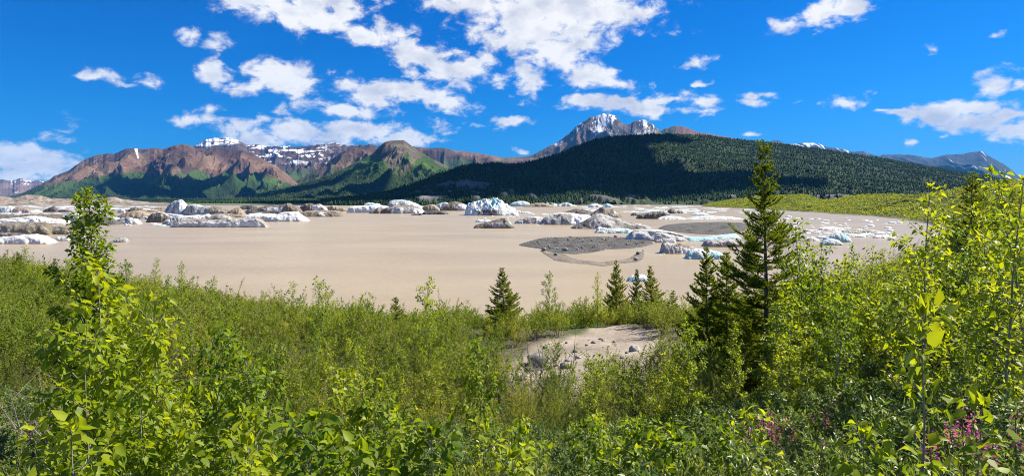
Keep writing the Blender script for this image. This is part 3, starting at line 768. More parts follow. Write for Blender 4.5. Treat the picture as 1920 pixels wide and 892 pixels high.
BERG_N = [0]
def berg(px0, px1, wl, prof, style, label, name='iceberg', cat='iceberg', depth=.5, cliff=2.6, rough=.24, patches=(), sharp=.0, group=None, lean=0.0, chop=None):
    """one iceberg: its outline above the water follows prof (px, py), wl is the row of its waterline; it has a full depth behind"""
    BERG_N[0] += 1; seed = BERG_N[0] * 3.7
    D = EYE * F / (wl - HZ)
    W = (px1 - px0) / F * D
    pr = np.array(prof, float)
    na, nb = int(np.clip((px1 - px0) * 1.0, 34, 150)), int(np.clip((px1 - px0) * .6, 24, 60))
    a = np.linspace(0, 1, na)[None]; b = (2 * np.linspace(0, 1, nb) ** 2.3 - 1)[:, None]
    ha = np.interp(px0 + a * (px1 - px0), pr[:, 0], (wl - pr[:, 1]) / F * D, left=0, right=0)
    Hm = ha.max()
    rim = np.minimum(sstep(0, .10, a), sstep(0, .10, 1 - a)) ** .7
    dd = W * depth * .5
    bb = b + .18 * fbm(a * 5 + seed, b * 1.5, 2, 3)
    cr = np.clip(1 - np.abs(bb - lean) ** cliff, -.5, 1)
    cross = np.where(cr > 0, np.maximum(cr, 0) ** (.5 if cliff >= 4 else .6 if rough <= .1 else .85), cr)
    rg = ridged(a * 6 + seed, bb * 2.4, seed, 4) - .45
    nz = fbm(a * 12 + seed, bb * 5, seed + 5, 4, .58)
    fl = ridged(a * 17 + seed, bb * .8, seed + 3, 3) - .5      # flutes down the faces
    env = np.clip(cross, 0, 1) * np.clip(1.25 - cross, .25, 1)
    z = ha * cross + Hm * env * (rough * (.55 * rg + .8 * nz) + .35 * rough * fl)
    if sharp: z = z + Hm * sharp * np.clip(cross, 0, 1) * (ridged(a * 14 + seed, bb * 6, seed + 8, 3) - .55)
    ch = (.30 if rough > .1 else .10) if chop is None else chop
    if style in ('gravel', 'tangravel'): ch = 0
    cs = max(Hm * 1.5, W * .07)
    A0, B0 = a + 0 * b, bb + 0 * a
    f1, f2, R3, dx, dy = cells(A0 * W / cs + .35 * fbm(A0 * 9, B0 * 3, seed, 3), B0 * dd / cs * 1.1 + seed, seed)
    z = z + Hm * ch * np.clip(cross, 0, 1) * np.clip(1.3 - cross, .35, 1) * ((R3[..., 0] - .6) + 1.3 * (R3[..., 1] - .5) * dx + 1.3 * (R3[..., 2] - .5) * dy)
    crack = sstep(.07, .0, f2 - f1) * min(1, ch * 4)
    z = z - Hm * .07 * crack * np.clip(cross, 0, 1)
    edge = np.maximum(b - .9, 0) * 10 + np.maximum(-.985 - b, 0) * 66
    z = z * rim - .25 * Hm * edge - .12 * Hm * (1 - rim) - .02 * Hm
    x = (((px0 + a * (px1 - px0)) - 960) / F) * D + W * .02 * fbm(a * 6, b * 3 + seed, 1, 3) + 0 * b
    y = D + dd * (b + 1) + W * .04 * fbm(a * 7 + seed, b * 2, 6, 3) + .10 * W * depth * (np.abs(a - .5) * 2) ** 2.5
    x = x * (1 + (y - D) / D * .5)
    zr = np.clip(z / max(Hm, .01), 0, 1.2)
    s = sstep(.84, 1.02, np.clip(cross, 0, 1) + .12 * fbm(a * 14 + seed, b * 3, 3, 3) + 0 * a)
    A, B_ = a + 0 * b, b + 0 * a
    col = ice_colour(style, A, B_, zr, s, seed, None)
    for (a0, a1, b0, b1, z0, z1, st2) in patches:      # areas of other ice
        w = fbm(A * 8 + seed, B_ * 4, 11, 3) * .12
        msk = sstep(a0 - .02, a0 + .02, A + w) * sstep(a1 + .02, a1 - .02, A + w) * sstep(b0 - .05, b0 + .05, B_ + w) * sstep(b1 + .05, b1 - .05, B_ + w) * sstep(z0 - .04, z0 + .04, zr + w) * sstep(z1 + .04, z1 - .04, zr + w)
        col = mix(col, ice_colour(st2, A, B_, zr, s, seed + 1, None), msk)
    col = col * (1 - .3 * crack * sstep(.1, -.2, fbm(A * 5, B_ * 3, seed + 9, 3)))[..., None] * (.86 + .28 * R3[..., 0:1] * (ch > 0) + .14 * (ch == 0))
    wet = sstep(.06, .0, z / max(Hm, .01)) * .35
    col = col * (1 - wet[..., None])
    ox, oy = x.mean(), D
    v = np.stack([x - ox, y - oy, np.maximum(z, -.4 * Hm - .3)], -1).reshape(-1, 3)
    me = mesh(name, v, gridq(nb, na), smooth=ch < .15, col=np.clip(col, 0, .9).reshape(-1, 3))
    o = link(name, me, ICE, loc=(ox, oy, 0))
    return tag(o, label, cat, group)

# far left
berg(-40, 26, 400.5, P(-40,388, 0,387, 12,386.5, 20,388, 26,394), 'greyblue', 'blocky blue grey iceberg cut by the left edge of the photo', rough=.2)
berg(14, 76, 401, P(14,392, 24,389, 36,389.5, 48,391, 58,394, 70,397, 76,400), 'brownwhite', 'low white and tan slab beside the blue grey block', rough=.2)
berg(76, 110, 397.5, P(76,395, 86,391, 94,387.5, 98,386, 103,390, 110,396), 'dark', 'small dark grey tent shaped iceberg below the moraine', sharp=.1)
berg(107, 130, 397.5, P(107,394.5, 114,393, 124,393, 130,395.5), 'dark', 'flat dark brown chunk right of the small dark tent', depth=.4)
berg(-60, 158, 411, P(-60,403, 0,403.5, 20,404, 60,401.5, 90,402.5, 110,402, 140,405, 158,409), 'brown', 'long brown rubble covered ridge of ice at the left edge', depth=.3)
berg(-60, 130, 420, P(-60,407, -10,411, 10,409, 30,406, 60,405, 85,408, 105,411, 120,414, 130,418), 'white', 'jagged white ice slab in front of the brown ridge', depth=.25, rough=.25, sharp=.12)
berg(110, 150, 417, P(110,411, 116,404, 128,401, 140,401, 145,405, 150,415), 'striped', 'short pale block with vertically striped face', depth=.6, cliff=5)
berg(121, 160, 403.5, P(121,401, 126,398, 131,397.5, 137,400.5, 150,401.5, 160,403), 'bluewhite', 'tiny blue white crest behind the striped block', rough=.3)
berg(120, 224, 421.5, P(120,418, 135,413, 160,405, 175,403, 190,405, 206,413, 224,420), 'dark', 'dark grey gravel strewn mound behind the slender poplar', depth=.5)
berg(186, 226, 413, P(186,408, 192,402, 197,400.5, 205,403, 215,406, 226,411), 'greywhite', 'grey tent iceberg with a clean white right side', depth=.5, sharp=.08)
berg(213, 263, 420, P(213,413, 225,408, 236,406, 250,409, 258,414, 263,418), 'greywhite', 'low pale grey hump left of the teal rimmed arch', depth=.5)
berg(214, 284, 410, P(214,404, 228,399, 245,395, 256,394.5, 266,398, 284,406), 'tan', 'smooth tan dome of dirt covered ice on the left', depth=.6, rough=.1)
berg(219, 234, 399.3, P(219,396, 222,392, 227,390.8, 233,394, 234,398), 'white', 'small bright white block above the tan dome')
berg(232, 280, 399.6, P(232,395, 243,389, 250,387.2, 260,390, 272,396, 280,399), 'brown', 'brown pointed berg behind the tan dome', depth=.6)
berg(270, 322, 417, P(270,412, 276,405, 284,399, 294,397, 306,399, 316,406, 322,414), 'brown', 'arched brown berg with a teal rim of clean ice', depth=.5, patches=((0,1,-.2,.6,.62,1.3,'blue'),))
berg(280, 318, 393, P(280,391, 290,389, 302,388.3, 312,390, 318,392), 'tan', 'tan ridge left of the tall pointed iceberg', depth=.5)
berg(301, 366, 403.5, P(301,399, 306,393, 312,384.5, 317,380, 322,377, 328,375.2, 335,374, 338,377, 341,380.5, 346,387, 352,391, 366,396), 'striped', 'tallest iceberg of the left cluster, a leaning pale grey peak', depth=.7, rough=.12, cliff=3, patches=((.45,.8,-1,.3,0,.75,'greyblue'),))
berg(339, 432, 403.8, P(339,398, 342,386, 350,384, 358,383, 366,383.5, 374,386.5, 384,386.7, 397,388, 406,390.5, 416,394, 424,398, 432,402), 'striped', 'wide iceberg with a dark striped cliff beside the tall peak', depth=.55, cliff=6, rough=.14, patches=((.55,1,-1,1,0,1.3,'brown'),))
berg(290, 398, 410, P(290,402, 305,399.5, 330,402, 350,404, 372,402.5, 390,401, 398,404), 'snow', 'long low white slab at the foot of the striped cliff', depth=.25)
berg(383, 432, 411.5, P(383,409, 396,404, 408,401.2, 418,403, 426,406, 432,410), 'grey', 'small smooth grey dome in front of the white slab', depth=.6, rough=.08)
berg(298, 366, 422.5, P(298,417, 308,412, 320,407, 330,405.5, 342,407.5, 354,412, 366,418), 'striped', 'pale slanting slab striped in grey at the water', depth=.5)
berg(310, 504, 426.5, P(310,419, 325,415, 345,413.5, 370,413, 400,412.5, 440,411, 470,410, 478,409, 490,413, 497,415.5, 504,421), 'dirty', 'long streaked ice front with a brown gravel top', depth=.22, cliff=6, rough=.16)
berg(420, 460, 405, P(420,399, 430,394, 438,390, 446,388, 450,392, 455,398, 460,403), 'tan', 'pointed tan berg between the striped cliff and the snowy whaleback', depth=.7)
berg(444, 484, 393, P(444,390, 450,386.5, 460,384.6, 472,384.6, 480,388, 484,391.5), 'dark', 'far dark grey hump behind the tan point', depth=.5)
berg(448, 566, 401, P(448,398, 460,393, 478,389.5, 490,385.5, 500,383.5, 508,384, 515,386.5, 524,384.5, 532,382.5, 538,380.5, 545,384.5, 555,388, 566,394), 'brown', 'long brown berg with a knobbly crest in the left cluster', depth=.4, cliff=4, patches=((.45,.7,-1,.0,.0,.6,'dirty'),))
berg(556, 616, 397.5, P(556,392, 562,386, 572,381.5, 580,381, 588,383.5, 596,382, 604,385, 610,390, 616,396), 'brown', 'brown and white double humped berg at the cluster end', depth=.5, cliff=4, patches=((.5,.95,-1,.2,0,.8,'greywhite'),))
berg(611, 630, 396, P(611,389, 618,385.5, 624,384.6, 628,388, 630,394), 'tan', 'small square tan block at the right cluster end', depth=.9, cliff=5)
berg(626, 652, 396.2, P(626,387, 630,387, 634,389.5, 642,389, 650,392, 652,395), 'tan', 'flat tan ledge touching the square block', depth=.5)
berg(443, 578, 415.5, P(443,411, 452,404, 466,400.5, 480,399.6, 500,400.5, 514,402.5, 520,399.5, 528,397.8, 545,396.8, 554,397.6, 562,404, 572,409, 578,413), 'snow', 'bright snow white whaleback iceberg on the left of the lake', depth=.4, rough=.1, cliff=3)
berg(552, 644, 406.5, P(552,401, 565,398.5, 590,397.5, 606,398, 622,399.5, 634,401, 644,405), 'brown', 'flat brown floe right of the snow white whaleback', depth=.35, patches=((.5,.6,-1,-.2,.2,1.3,'white'),))
# low dirty ice that ties the left cluster together
berg(150, 232, 408, P(150,405, 168,401.5, 190,400, 212,402, 232,406), 'brown', 'low brown ice behind the dark gravel strewn mound', depth=.35)
berg(130, 330, 397.5, P(130,396, 160,393.5, 200,394.5, 240,393, 290,394, 330,396.5), 'tan', 'long low tan bank of ice below the far forest', depth=.15, rough=.14)
berg(258, 312, 411.5, P(258,407, 272,404.5, 290,404, 304,406, 312,410), 'dirty', 'streaked grey slab under the arched brown berg', depth=.4)
berg(380, 470, 407.5, P(380,404, 400,401.5, 425,400, 448,402, 470,406), 'tan', 'low tan apron of ice before the pointed tan berg', depth=.3)
berg(458, 560, 402.5, P(458,399, 480,396.5, 510,395.5, 540,396.5, 560,401), 'dark', 'dark muddy shelf behind the snow white whaleback', depth=.25)
berg(-40, 120, 403.5, P(-40,399, 0,398, 40,399.5, 80,398.6, 120,402), 'dirty', 'flat streaked slab behind the long brown ridge', depth=.2)
berg(560, 650, 399.6, P(560,397, 580,394.5, 610,393.5, 635,395.5, 650,398.6), 'tan', 'low tan shelf under the double humped berg', depth=.3)
berg(640, 700, 395, P(640,393, 655,390.5, 675,390, 700,393.5), 'tan', 'far tan bank between the left and central ice groups', depth=.3)
# centre
berg(646, 738, 399, P(646,394, 650,389, 660,387, 680,385.5, 700,384.5, 716,385, 728,388, 738,394), 'white', 'long white slab at the left of the central ice group', depth=.4, rough=.2, cliff=4)
berg(678, 714, 388, P(678,385, 684,381, 690,379.3, 700,380.5, 712,382.5, 714,386), 'blue', 'pale blue rounded crest behind the long white slab', depth=.6)
berg(722, 794, 391, P(722,386, 727,379, 734,375.2, 750,374.3, 764,375.4, 776,380, 786,385, 794,389.5), 'greyblue', 'smooth grey blue dome highest of the central group', depth=.6, rough=.06)
berg(684, 798, 400.5, P(684,399.5, 700,394, 708,388.5, 714,393, 722,389.5, 735,386.5, 742,385.5, 756,384.3, 772,385.5, 784,389.5, 792,394, 798,399), 'brownwhite', 'brown and white berg with a teal hollow in its face', depth=.45, rough=.2, cliff=4, patches=((.50,.73,-1,.0,-.1,.72,'teal'), (.0,.45,-1,1,0,1.3,'brown')))
berg(788, 826, 395.5, P(788,392, 796,385, 806,382.5, 814,383, 820,388, 826,394), 'tan', 'small tan dome between grey domes in the centre', depth=.6, rough=.08)
berg(812, 844, 391, P(812,387, 824,381, 834,378.6, 840,380, 844,387), 'greyblue', 'slate blue slope behind the brown dome', depth=.6)
berg(820, 884, 395.2, P(820,391, 830,386, 838,381, 846,378, 854,377.4, 864,379.5, 872,383, 880,388, 884,393), 'brown', 'rounded brown dome left of the big blue white berg', depth=.6, rough=.1, patches=((.6,1,-1,0,.0,.7,'greywhite'),))
berg(788, 844, 402, P(788,399.5, 796,396, 810,394.6, 824,394.8, 836,397, 844,400.5), 'dark', 'dark whale backed slab low in the water at centre', depth=.4, rough=.08)
berg(770, 792, 403.4, P(770,402, 778,400.5, 785,400.8, 788,399, 792,402), 'dark', 'dark sliver trailing left of the dark whaleback', depth=.3)
berg(866, 978, 404, P(866,400, 872,393, 870,385, 878,380.5, 888,380, 896,377.5, 906,374.5, 916,373, 924,371.3, 932,371.3, 938,374, 945,379, 954,384.5, 962,389.5, 970,396, 978,402), 'bluewhite', 'biggest blue white jagged iceberg in the lake centre', depth=.6, rough=.3, sharp=.22, cliff=2.2, patches=((.25,.68,-1,-.55,-.1,.3,'dark'), (.62,1,-1,1,.0,.8,'snow')))
berg(953, 998, 387, P(953,384, 962,379, 972,376.6, 984,377, 992,380, 998,385), 'blue', 'flat slate blue berg right of the biggest iceberg', depth=.5, rough=.06)
berg(978, 1050, 387.8, P(978,386, 990,383, 1004,380.5, 1018,380, 1032,383, 1050,387), 'tan', 'long low tan mound on the far water', depth=.4, rough=.06)
berg(1018, 1048, 385.2, P(1018,382.5, 1026,380.5, 1040,381, 1048,384.5), 'blue', 'thin pale blue strip behind the long tan mound', depth=.4)
berg(1042, 1084, 387.2, P(1042,385, 1054,380.5, 1062,378.5, 1072,382, 1084,386.5), 'greyblue', 'grey pointed mound before the wooded hill', depth=.5)
berg(972, 998, 400.6, P(972,398, 978,396.8, 990,397, 998,399.5), 'white', 'thin white floe right of the biggest iceberg', depth=.4)
berg(884, 968, 428, P(884,425.5, 892,421.5, 904,418.5, 918,415, 930,411.5, 940,408.6, 948,408.2, 954,411, 960,417, 968,424), 'brown', 'brown whale shaped berg with a pale lower flank in mid lake', depth=.45, rough=.09, patches=((.45,.9,-1,-.35,-.1,.55,'grey'),))
berg(890, 924, 416.5, P(890,414, 896,410.5, 902,412, 912,410.8, 924,415), 'bluewhite', 'broken teal and white scraps behind the brown whale', rough=.4, sharp=.3)
# right of centre
berg(1102, 1134, 389.2, P(1102,386.5, 1108,382, 1116,381, 1124,383.5, 1134,387.5), 'white', 'far white berg left of a cluster under the hill', rough=.3, sharp=.15)
berg(1130, 1152, 389, P(1130,386, 1138,381.2, 1144,382, 1152,387.5), 'bluewhite', 'small sharp blue white peak in the far cluster', rough=.3, sharp=.15)
berg(1050, 1120, 401, P(1050,399.5, 1064,396.5, 1076,392, 1084,391, 1096,393, 1108,396, 1120,400), 'dark', 'low dark brown berg left of the brown tent', depth=.4)
berg(1104, 1170, 408, P(1104,405, 1112,399, 1122,392, 1128,387.5, 1133,386, 1140,389.5, 1146,392.5, 1152,390.5, 1158,395, 1166,402, 1170,406.5), 'brown', 'brown tent shaped iceberg with a sharp apex', depth=.7, rough=.1, cliff=1.8)
berg(962, 1024, 419.5, P(962,416, 974,411, 990,406.5, 1004,405.5, 1016,408, 1024,416), 'greywhite', 'low white and grey floe left of the gravelly wedge', depth=.4, rough=.2)
berg(1008, 1122, 421.5, P(1008,418, 1016,412, 1028,404.5, 1040,401, 1054,399.5, 1070,399, 1086,401, 1104,403, 1116,407, 1122,414), 'white', 'broad white floe with a grey gravelly left face', depth=.5, cliff=3, patches=((.0,.58,-1,-.15,-.1,1.3,'grey'),))
berg(1080, 1124, 420, P(1080,417, 1090,412, 1104,407.5, 1118,404.8, 1124,409), 'blue', 'bright blue wedge tucked behind the striated grey floe', depth=.5, rough=.1)
berg(1064, 1234, 429.3, P(1064,426.5, 1078,423, 1090,419.5, 1102,413, 1112,407, 1120,402.2, 1128,401.2, 1138,403, 1152,407.5, 1168,412, 1186,417, 1204,421, 1222,424.5, 1234,428), 'grey', 'large striated pale grey berg with a dark brown toe', depth=.45, rough=.12, cliff=2, patches=((0,.28,-1,.2,-.1,.62,'dark'), (.63,.86,-1,-.5,-.1,.35,'dark')))
berg(1114, 1194, 437, P(1114,433, 1122,427, 1132,425.8, 1146,428.5, 1160,427.5, 1176,429.5, 1194,434.5), 'blue', 'low turquoise and white floe before the striated berg', depth=.4, rough=.3, sharp=.2)
berg(1194, 1266, 410.5, P(1194,406, 1200,402.5, 1212,400, 1226,396.8, 1240,395.6, 1250,396, 1256,399.5, 1266,407.5), 'brown', 'flat topped brown berg with a dark cliff facing the viewer', depth=.6, cliff=7, rough=.08, patches=((.0,.85,-1,-.82,-.1,.75,'dark'),))
berg(1182, 1200, 404.5, P(1182,402, 1188,398.6, 1194,398.6, 1200,403), 'brown', 'small brown lump left of the flat topped brown berg', depth=.6)
berg(1252, 1272, 400.3, P(1252,396, 1258,391.3, 1264,391.8, 1272,397.5), 'dark', 'black wedge shaped berg on the far right water', depth=.8, sharp=.2)
berg(1266, 1290, 400.2, P(1266,396.5, 1274,392.5, 1282,393.5, 1290,398.5), 'greywhite', 'grey and white chunk beside the black wedge', depth=.6, sharp=.2)
berg(1310, 1328, 398.6, P(1310,396.5, 1318,394.8, 1328,397.5), 'dark', 'small dark brown lump farther right of the black wedge', depth=.6)
berg(1166, 1402, 452.5, P(1166,447, 1176,440, 1188,434, 1204,430.5, 1222,430, 1240,431.5, 1262,435, 1280,440, 1296,444, 1320,445.5, 1350,442.5, 1376,439.5, 1394,438, 1402,444), 'pale', 'very long smooth pale grey slab between the two gravel bars', depth=.22, rough=.1, patches=((.55,.98,-1,-.2,-.1,.7,'blue'),))
berg(1316, 1440, 463, P(1316,459, 1322,453, 1334,449.5, 1352,448.5, 1376,447.5, 1404,448.5, 1430,452, 1440,459), 'grey', 'thick rounded grey slab left of the big spruce', depth=.3, rough=.07, cliff=3)
berg(1228, 1270, 455, P(1228,452, 1236,449, 1246,446.5, 1256,448, 1264,445.5, 1270,452), 'greywhite', 'broken white lumps behind the rock like ice chunk', rough=.35, sharp=.25)
berg(1238, 1304, 476, P(1238,470, 1242,460, 1246,454.5, 1254,453.3, 1266,456, 1280,459, 1294,462.5, 1304,470), 'greywhite', 'rock like ice chunk half white and half dark brown', depth=.6, rough=.22, sharp=.12, patches=((.0,.5,-.2,1,.4,1.3,'dark'), (.45,1,-.6,1,.3,1.3,'brown')))
berg(1286, 1364, 486, P(1286,475, 1296,469, 1310,466.5, 1326,468, 1340,471, 1352,473, 1364,482), 'blue', 'pale turquoise floe right of the rock like chunk', depth=.5, rough=.12)
berg(1176, 1220, 528, P(1176,524, 1184,518, 1196,515.4, 1208,516, 1214,520, 1220,526), 'blue', 'lone pale blue floe behind the small bank spruces', depth=.6, rough=.2, sharp=.1)
berg(1232, 1290, 411.5, P(1232,409.5, 1246,405.5, 1262,405, 1278,407, 1290,410.5), 'snow', 'low whitish floe right of the flat topped brown berg', depth=.4)
berg(1286, 1400, 411.5, P(1286,409, 1310,405.8, 1340,405, 1372,406.5, 1400,410), 'snow', 'wide flat whitish floe behind the far gravel bar', depth=.3)
berg(1296, 1332, 403.3, P(1296,401.5, 1306,398.6, 1318,399, 1332,402), 'blue', 'turquoise floe below the small dark brown lump', depth=.4)
berg(1546, 1602, 454, P(1546,449.5, 1556,443, 1566,436, 1574,433, 1580,434.5, 1590,441, 1602,450), 'blue', 'turquoise tent berg seen right of the big spruce', depth=.6, rough=.08)
berg(1540, 1584, 460, P(1540,456, 1550,450, 1562,447.5, 1574,450, 1584,457), 'blue', 'pale blue floe in front of the turquoise tent', depth=.5, rough=.1)
berg(1536, 1588, 431.5, P(1536,429, 1548,425.6, 1566,425, 1580,427, 1588,430), 'snow', 'flat white floe beyond the turquoise tent berg', depth=.4)
berg(1578, 1660, 437, P(1578,434.5, 1596,430.6, 1616,429, 1640,430.5, 1660,435), 'grey', 'flat grey white floe close to the right hand shore', depth=.4)
berg(1500, 1540, 452, P(1500,449, 1512,444.5, 1526,444, 1540,449.5), 'greywhite', 'grey white lump just right of the big spruce', depth=.5)
berg(1640, 1682, 447, P(1640,444, 1652,440, 1668,440.5, 1682,445), 'white', 'white floe beside the right bank poplars', depth=.5)
# near the left bank
berg(-80, 96, 440.5, P(-80,424, -20,419, 10,417.5, 40,416.5, 70,417.5, 90,422, 96,430), 'tangravel', 'broad flat berg paved with olive tan gravel at the left', depth=.35, rough=.06)
berg(62, 150, 439.5, P(62,433, 76,427.5, 92,424.5, 110,423.5, 128,426, 140,430, 150,437), 'tangravel', 'rubbly tan gravel heap at the end of the paved berg', depth=.45, rough=.16, sharp=.1)
berg(-40, 50, 445, P(-40,438, 0,436.2, 20,436.6, 40,438.4, 50,442.5), 'brown', 'flat brown floe low in the water at the left edge', depth=.3)
berg(-60, 98, 457.5, P(-60,449, -20,446, 10,444, 40,440.5, 58,439.6, 74,444, 86,450, 98,456), 'snow', 'smooth pale grey floe nearest the left bank', depth=.35, rough=.06)
berg(100, 130, 451.8, P(100,447, 106,444.2, 118,443.4, 128,443.8, 130,448), 'white', 'little white pan of ice right of the smooth floe', depth=.5, rough=.1)
berg(112, 158, 449, P(112,444, 124,438, 134,432, 144,428.5, 152,430, 158,440), 'greywhite', 'grey and white lump behind the slender poplar', depth=.6, rough=.2, sharp=.1)
berg(202, 238, 454.5, P(202,453, 212,449, 222,445.5, 230,445.5, 235,448, 238,453), 'grey', 'small grey brown lump right of the slender poplar', depth=.7, rough=.2, sharp=.15)

# ------------------------------------------------------------------ gravel bars
GRAV = surf_mat('gravel', n1=.35, n2=4.0, var=.5, bump=1.0, bscale=.28, bdist=.25, spec=.15)
def bar(poly_top, poly_bot, hmax, label, style, name, seed, cat='gravel bar'):
    """a flat bar: its far and near edges as (px, row) on the water, gently domed"""
    na, nb = 150, 50
    px0, px1 = poly_top[0][0], poly_top[-1][0]
    px = np.linspace(px0, px1, na)
    yt = np.interp(px, *np.array(poly_top, float).T); yb = np.interp(px, *np.array(poly_bot, float).T)
    Dt, Db = EYE * F / (yt - HZ), EYE * F / (yb - HZ)
    t = np.linspace(0, 1, nb)[:, None]
    D = Db + (Dt - Db) * t; x = U(px)[None] * D
    a = np.linspace(0, 1, na)[None]
    dome = np.sqrt(np.clip(4 * t * (1 - t), 0, 1)) * np.clip(np.minimum(a, 1 - a) * 14, 0, 1) ** .6
    z = hmax * dome * (.75 + .35 * fbm(x * .12, D * .12, seed, 3)) + .13 * fbm(x * .9, D * .9, seed, 4) * dome - .06
    col = ice_colour(style, a + 0 * t, t + 0 * a, z / hmax, 0, seed, None)
    wet = sstep(.22, .05, z)
    col = mix(col, (.12, .105, .09), wet * .5)
    ox, oy = x.mean(), D.mean()
    me = mesh(name, np.stack([x - ox, D - oy, z], -1).reshape(-1, 3), gridq(nb, na), smooth=True, col=col.reshape(-1, 3))
    return tag(link(name, me, GRAV, loc=(ox, oy, 0)), label, cat)
bar(P(972,459, 990,454, 1005,449, 1020,446, 1060,444.5, 1120,443.5, 1170,445, 1200,448, 1218,451, 1226,456), P(972,460, 990,463, 1012,466.5, 1030,472, 1050,475.5, 1080,477, 1110,474, 1140,467.5, 1180,466.5, 1206,463, 1218,459.5, 1226,457), .9, 'near dark grey gravel bar strewn with stones in mid lake', 'gravel', 'gravel_bar', 301)
bar(P(1234,427, 1250,421.5, 1280,418.5, 1320,416.5, 1360,416, 1390,417.5, 1404,421), P(1234,429, 1250,432.5, 1275,436, 1310,439.5, 1345,440.5, 1375,438, 1395,433, 1404,424), .8, 'farther grey gravel bar left of the big spruce', 'gravel', 'gravel_bar', 303)
bar(P(1012,467, 1036,472, 1060,477, 1074,484, 1100,488.5, 1130,490.5, 1158,491), P(1012,471, 1030,482, 1040,489, 1070,493.5, 1104,496.5, 1130,499.5, 1158,496), .3, 'curved mud spit below the near gravel bar', 'mud', 'mud_bar', 305, 'mud bar')
bar(P(1134,490.5, 1160,488, 1178,485, 1190,477, 1200,470, 1208,466), P(1134,494, 1160,494, 1180,493, 1198,491, 1208,484, 1210,470), .3, 'short brown mud spit closing the shallow pool', 'mud', 'mud_bar', 307, 'mud bar')

def stone_mesh(seed, name='boulder', flat=.7):
    rs = np.random.RandomState(seed)
    a = np.linspace(0, 2 * np.pi, 16, endpoint=False); b = np.linspace(-np.pi / 2, np.pi / 2, 10)
    B, A = np.meshgrid(b, a, indexing='ij')
    x, y, z = np.cos(B) * np.cos(A), np.cos(B) * np.sin(A), np.sin(B)
    s = 1 + .35 * fbm(x * 1.3 + seed, y * 1.3, z * 1.3, 3) + .12 * np.round(2 * perlin(x * 2 + seed, y * 2, z * 2))
    v = np.stack([x * s, y * s * .8, z * s * flat], -1).reshape(-1, 3)
    n = fbm(v[:, 0] * 2, v[:, 1] * 2, v[:, 2] * 2 + seed, 3)
    g = .13 + .26 * rs.rand()
    return mesh(name, v, gridq(10, 16, True), col=mix((g * .7, g * .68, g * .66), (g * 1.2, g * 1.15, g * 1.1), sstep(-.3, .3, n)))
STONE = surf_mat('stone', n1=.15, n2=1.2, var=.3, bump=.6, bscale=.1, bdist=.05)
STONES = [stone_mesh(s) for s in range(8)]
def stone(x, y, r, k, label, group, sink=.25, z=None, name='boulder'):
    o = link(name, STONES[k % 8], STONE)
    zz = float(ground_h(x, y)) if z is None else z
    o.location = (x, y, zz + r * (.55 - sink)); o.scale = (r, r, r); o.rotation_euler = (0, 0, k * 1.7)
    return tag(o, label, 'boulder', group)
rs = np.random.RandomState(5)
k = 0
for i in range(240):
    px, py = rs.uniform(985, 1215), rs.uniform(447, 476)
    lo = np.interp(px, [985, 1012, 1050, 1110, 1140, 1206], [460, 465, 474, 473, 466, 461]); hi = np.interp(px, [985, 1020, 1120, 1200, 1215], [457, 447.5, 445, 449, 454])
    if py > lo or py < hi: continue
    D = EYE * F / (py - HZ); r = .10 + .34 * rs.rand() ** 4
    stone(U(px) * D, D, r, k, 'grey stone lying on the near gravel bar', 'stones on the near gravel bar', z=.62, sink=.3); k += 1
for (px, py, r, lab) in ((1020,471,.75,'large dark boulder at the left tip of the near gravel bar'), (1060,472,.8,'pale boulder on the front edge of the near gravel bar'), (1131,452,.7,'pale boulder near the crest of the gravel bar'), (1154,446,.7,'dark boulder on the crest of the gravel bar'),
                        (1192,489,.55,'dark boulder on the short brown mud spit'), (1196,478,.6,'black boulder at the right end of the shallow pool'), (1042,480,.5,'dark stone on the curved mud spit')):
    D = EYE * F / (py - HZ); k += 1
    stone(U(px) * D, D, r, k, lab, None, z=.3, sink=.2)

# ------------------------------------------------------------------ brash ice
def pan_mesh(seed):
    rs = np.random.RandomState(seed)
    n = 14; a = np.arange(n) / n * 2 * np.pi
    rad = 1 + .35 * rs.uniform(-1, 1, n); el = rs.uniform(.35, .6)
    rings = []
    for f, z in ((1.04, -.1), (1.0, .12), (.86, .2), (.45, .24 + .15 * rs.rand())):
        rr = rad * f * (1 + .06 * rs.uniform(-1, 1, n))
        rings.append(np.stack([np.cos(a) * rr, np.sin(a) * rr * el, np.full(n, z) * (1 + .7 * rs.uniform(-.5, 1, n))], -1))
    v = np.concatenate(rings + [np.array([[0, 0, .3]])])
    top = np.stack([3 * n + np.arange(n), 3 * n + (np.arange(n) + 1) % n, np.full(n, 4 * n)], -1)
    kind = seed % 4
    c0 = [(.82,.85,.87), (.62,.80,.86), (.70,.72,.72), (.80,.84,.86)][kind]
    c = mix(c0, (.5, .74, .80), np.repeat([1, .6, .1, 0], n).tolist() + [0])
    return mesh('ice_floe', v, gridq(4, n, True), top, col=c)
PANS = [pan_mesh(s) for s in range(12)]
def floe(px, py, wpx, k, label, group):
    D = EYE * F / (py - HZ); s = wpx / 2 / F * D
    o = link('ice_floe', PANS[k % 12], ICE)
    o.location = (U(px) * D, D, 0); o.scale = (s, s * rs.uniform(.8, 1.6), min(s, 2.2) * rs.uniform(.4, .9)); o.rotation_euler = (0, 0, rs.uniform(-.5, .5))
    tag(o, label, 'ice floe', group)
rs = np.random.RandomState(11)
for i in range(95):
    px = rs.uniform(1090, 1420); py = 383.6 + 14 * rs.rand() ** 1.4 + (px - 1090) * .006
    floe(px, py, rs.uniform(8, 30) * (.6 + .05 * (py - 383)), i, 'small pale floe in the brash field before the wooded hill', 'brash ice before the wooded hill')
for i in range(85):
    px = rs.uniform(1440, 1690); py = rs.uniform(406, 447)
    if py < 407 + max(0, (1560 - px)) * -.05 or py < np.interp(px, [1440,1560,1640,1690], [397,405,410,417]): continue
    floe(px, py, rs.uniform(5, 17) * (.6 + .02 * (py - 400)), i, 'small white floe in the brash off the green ridge', 'brash ice off the green ridge')
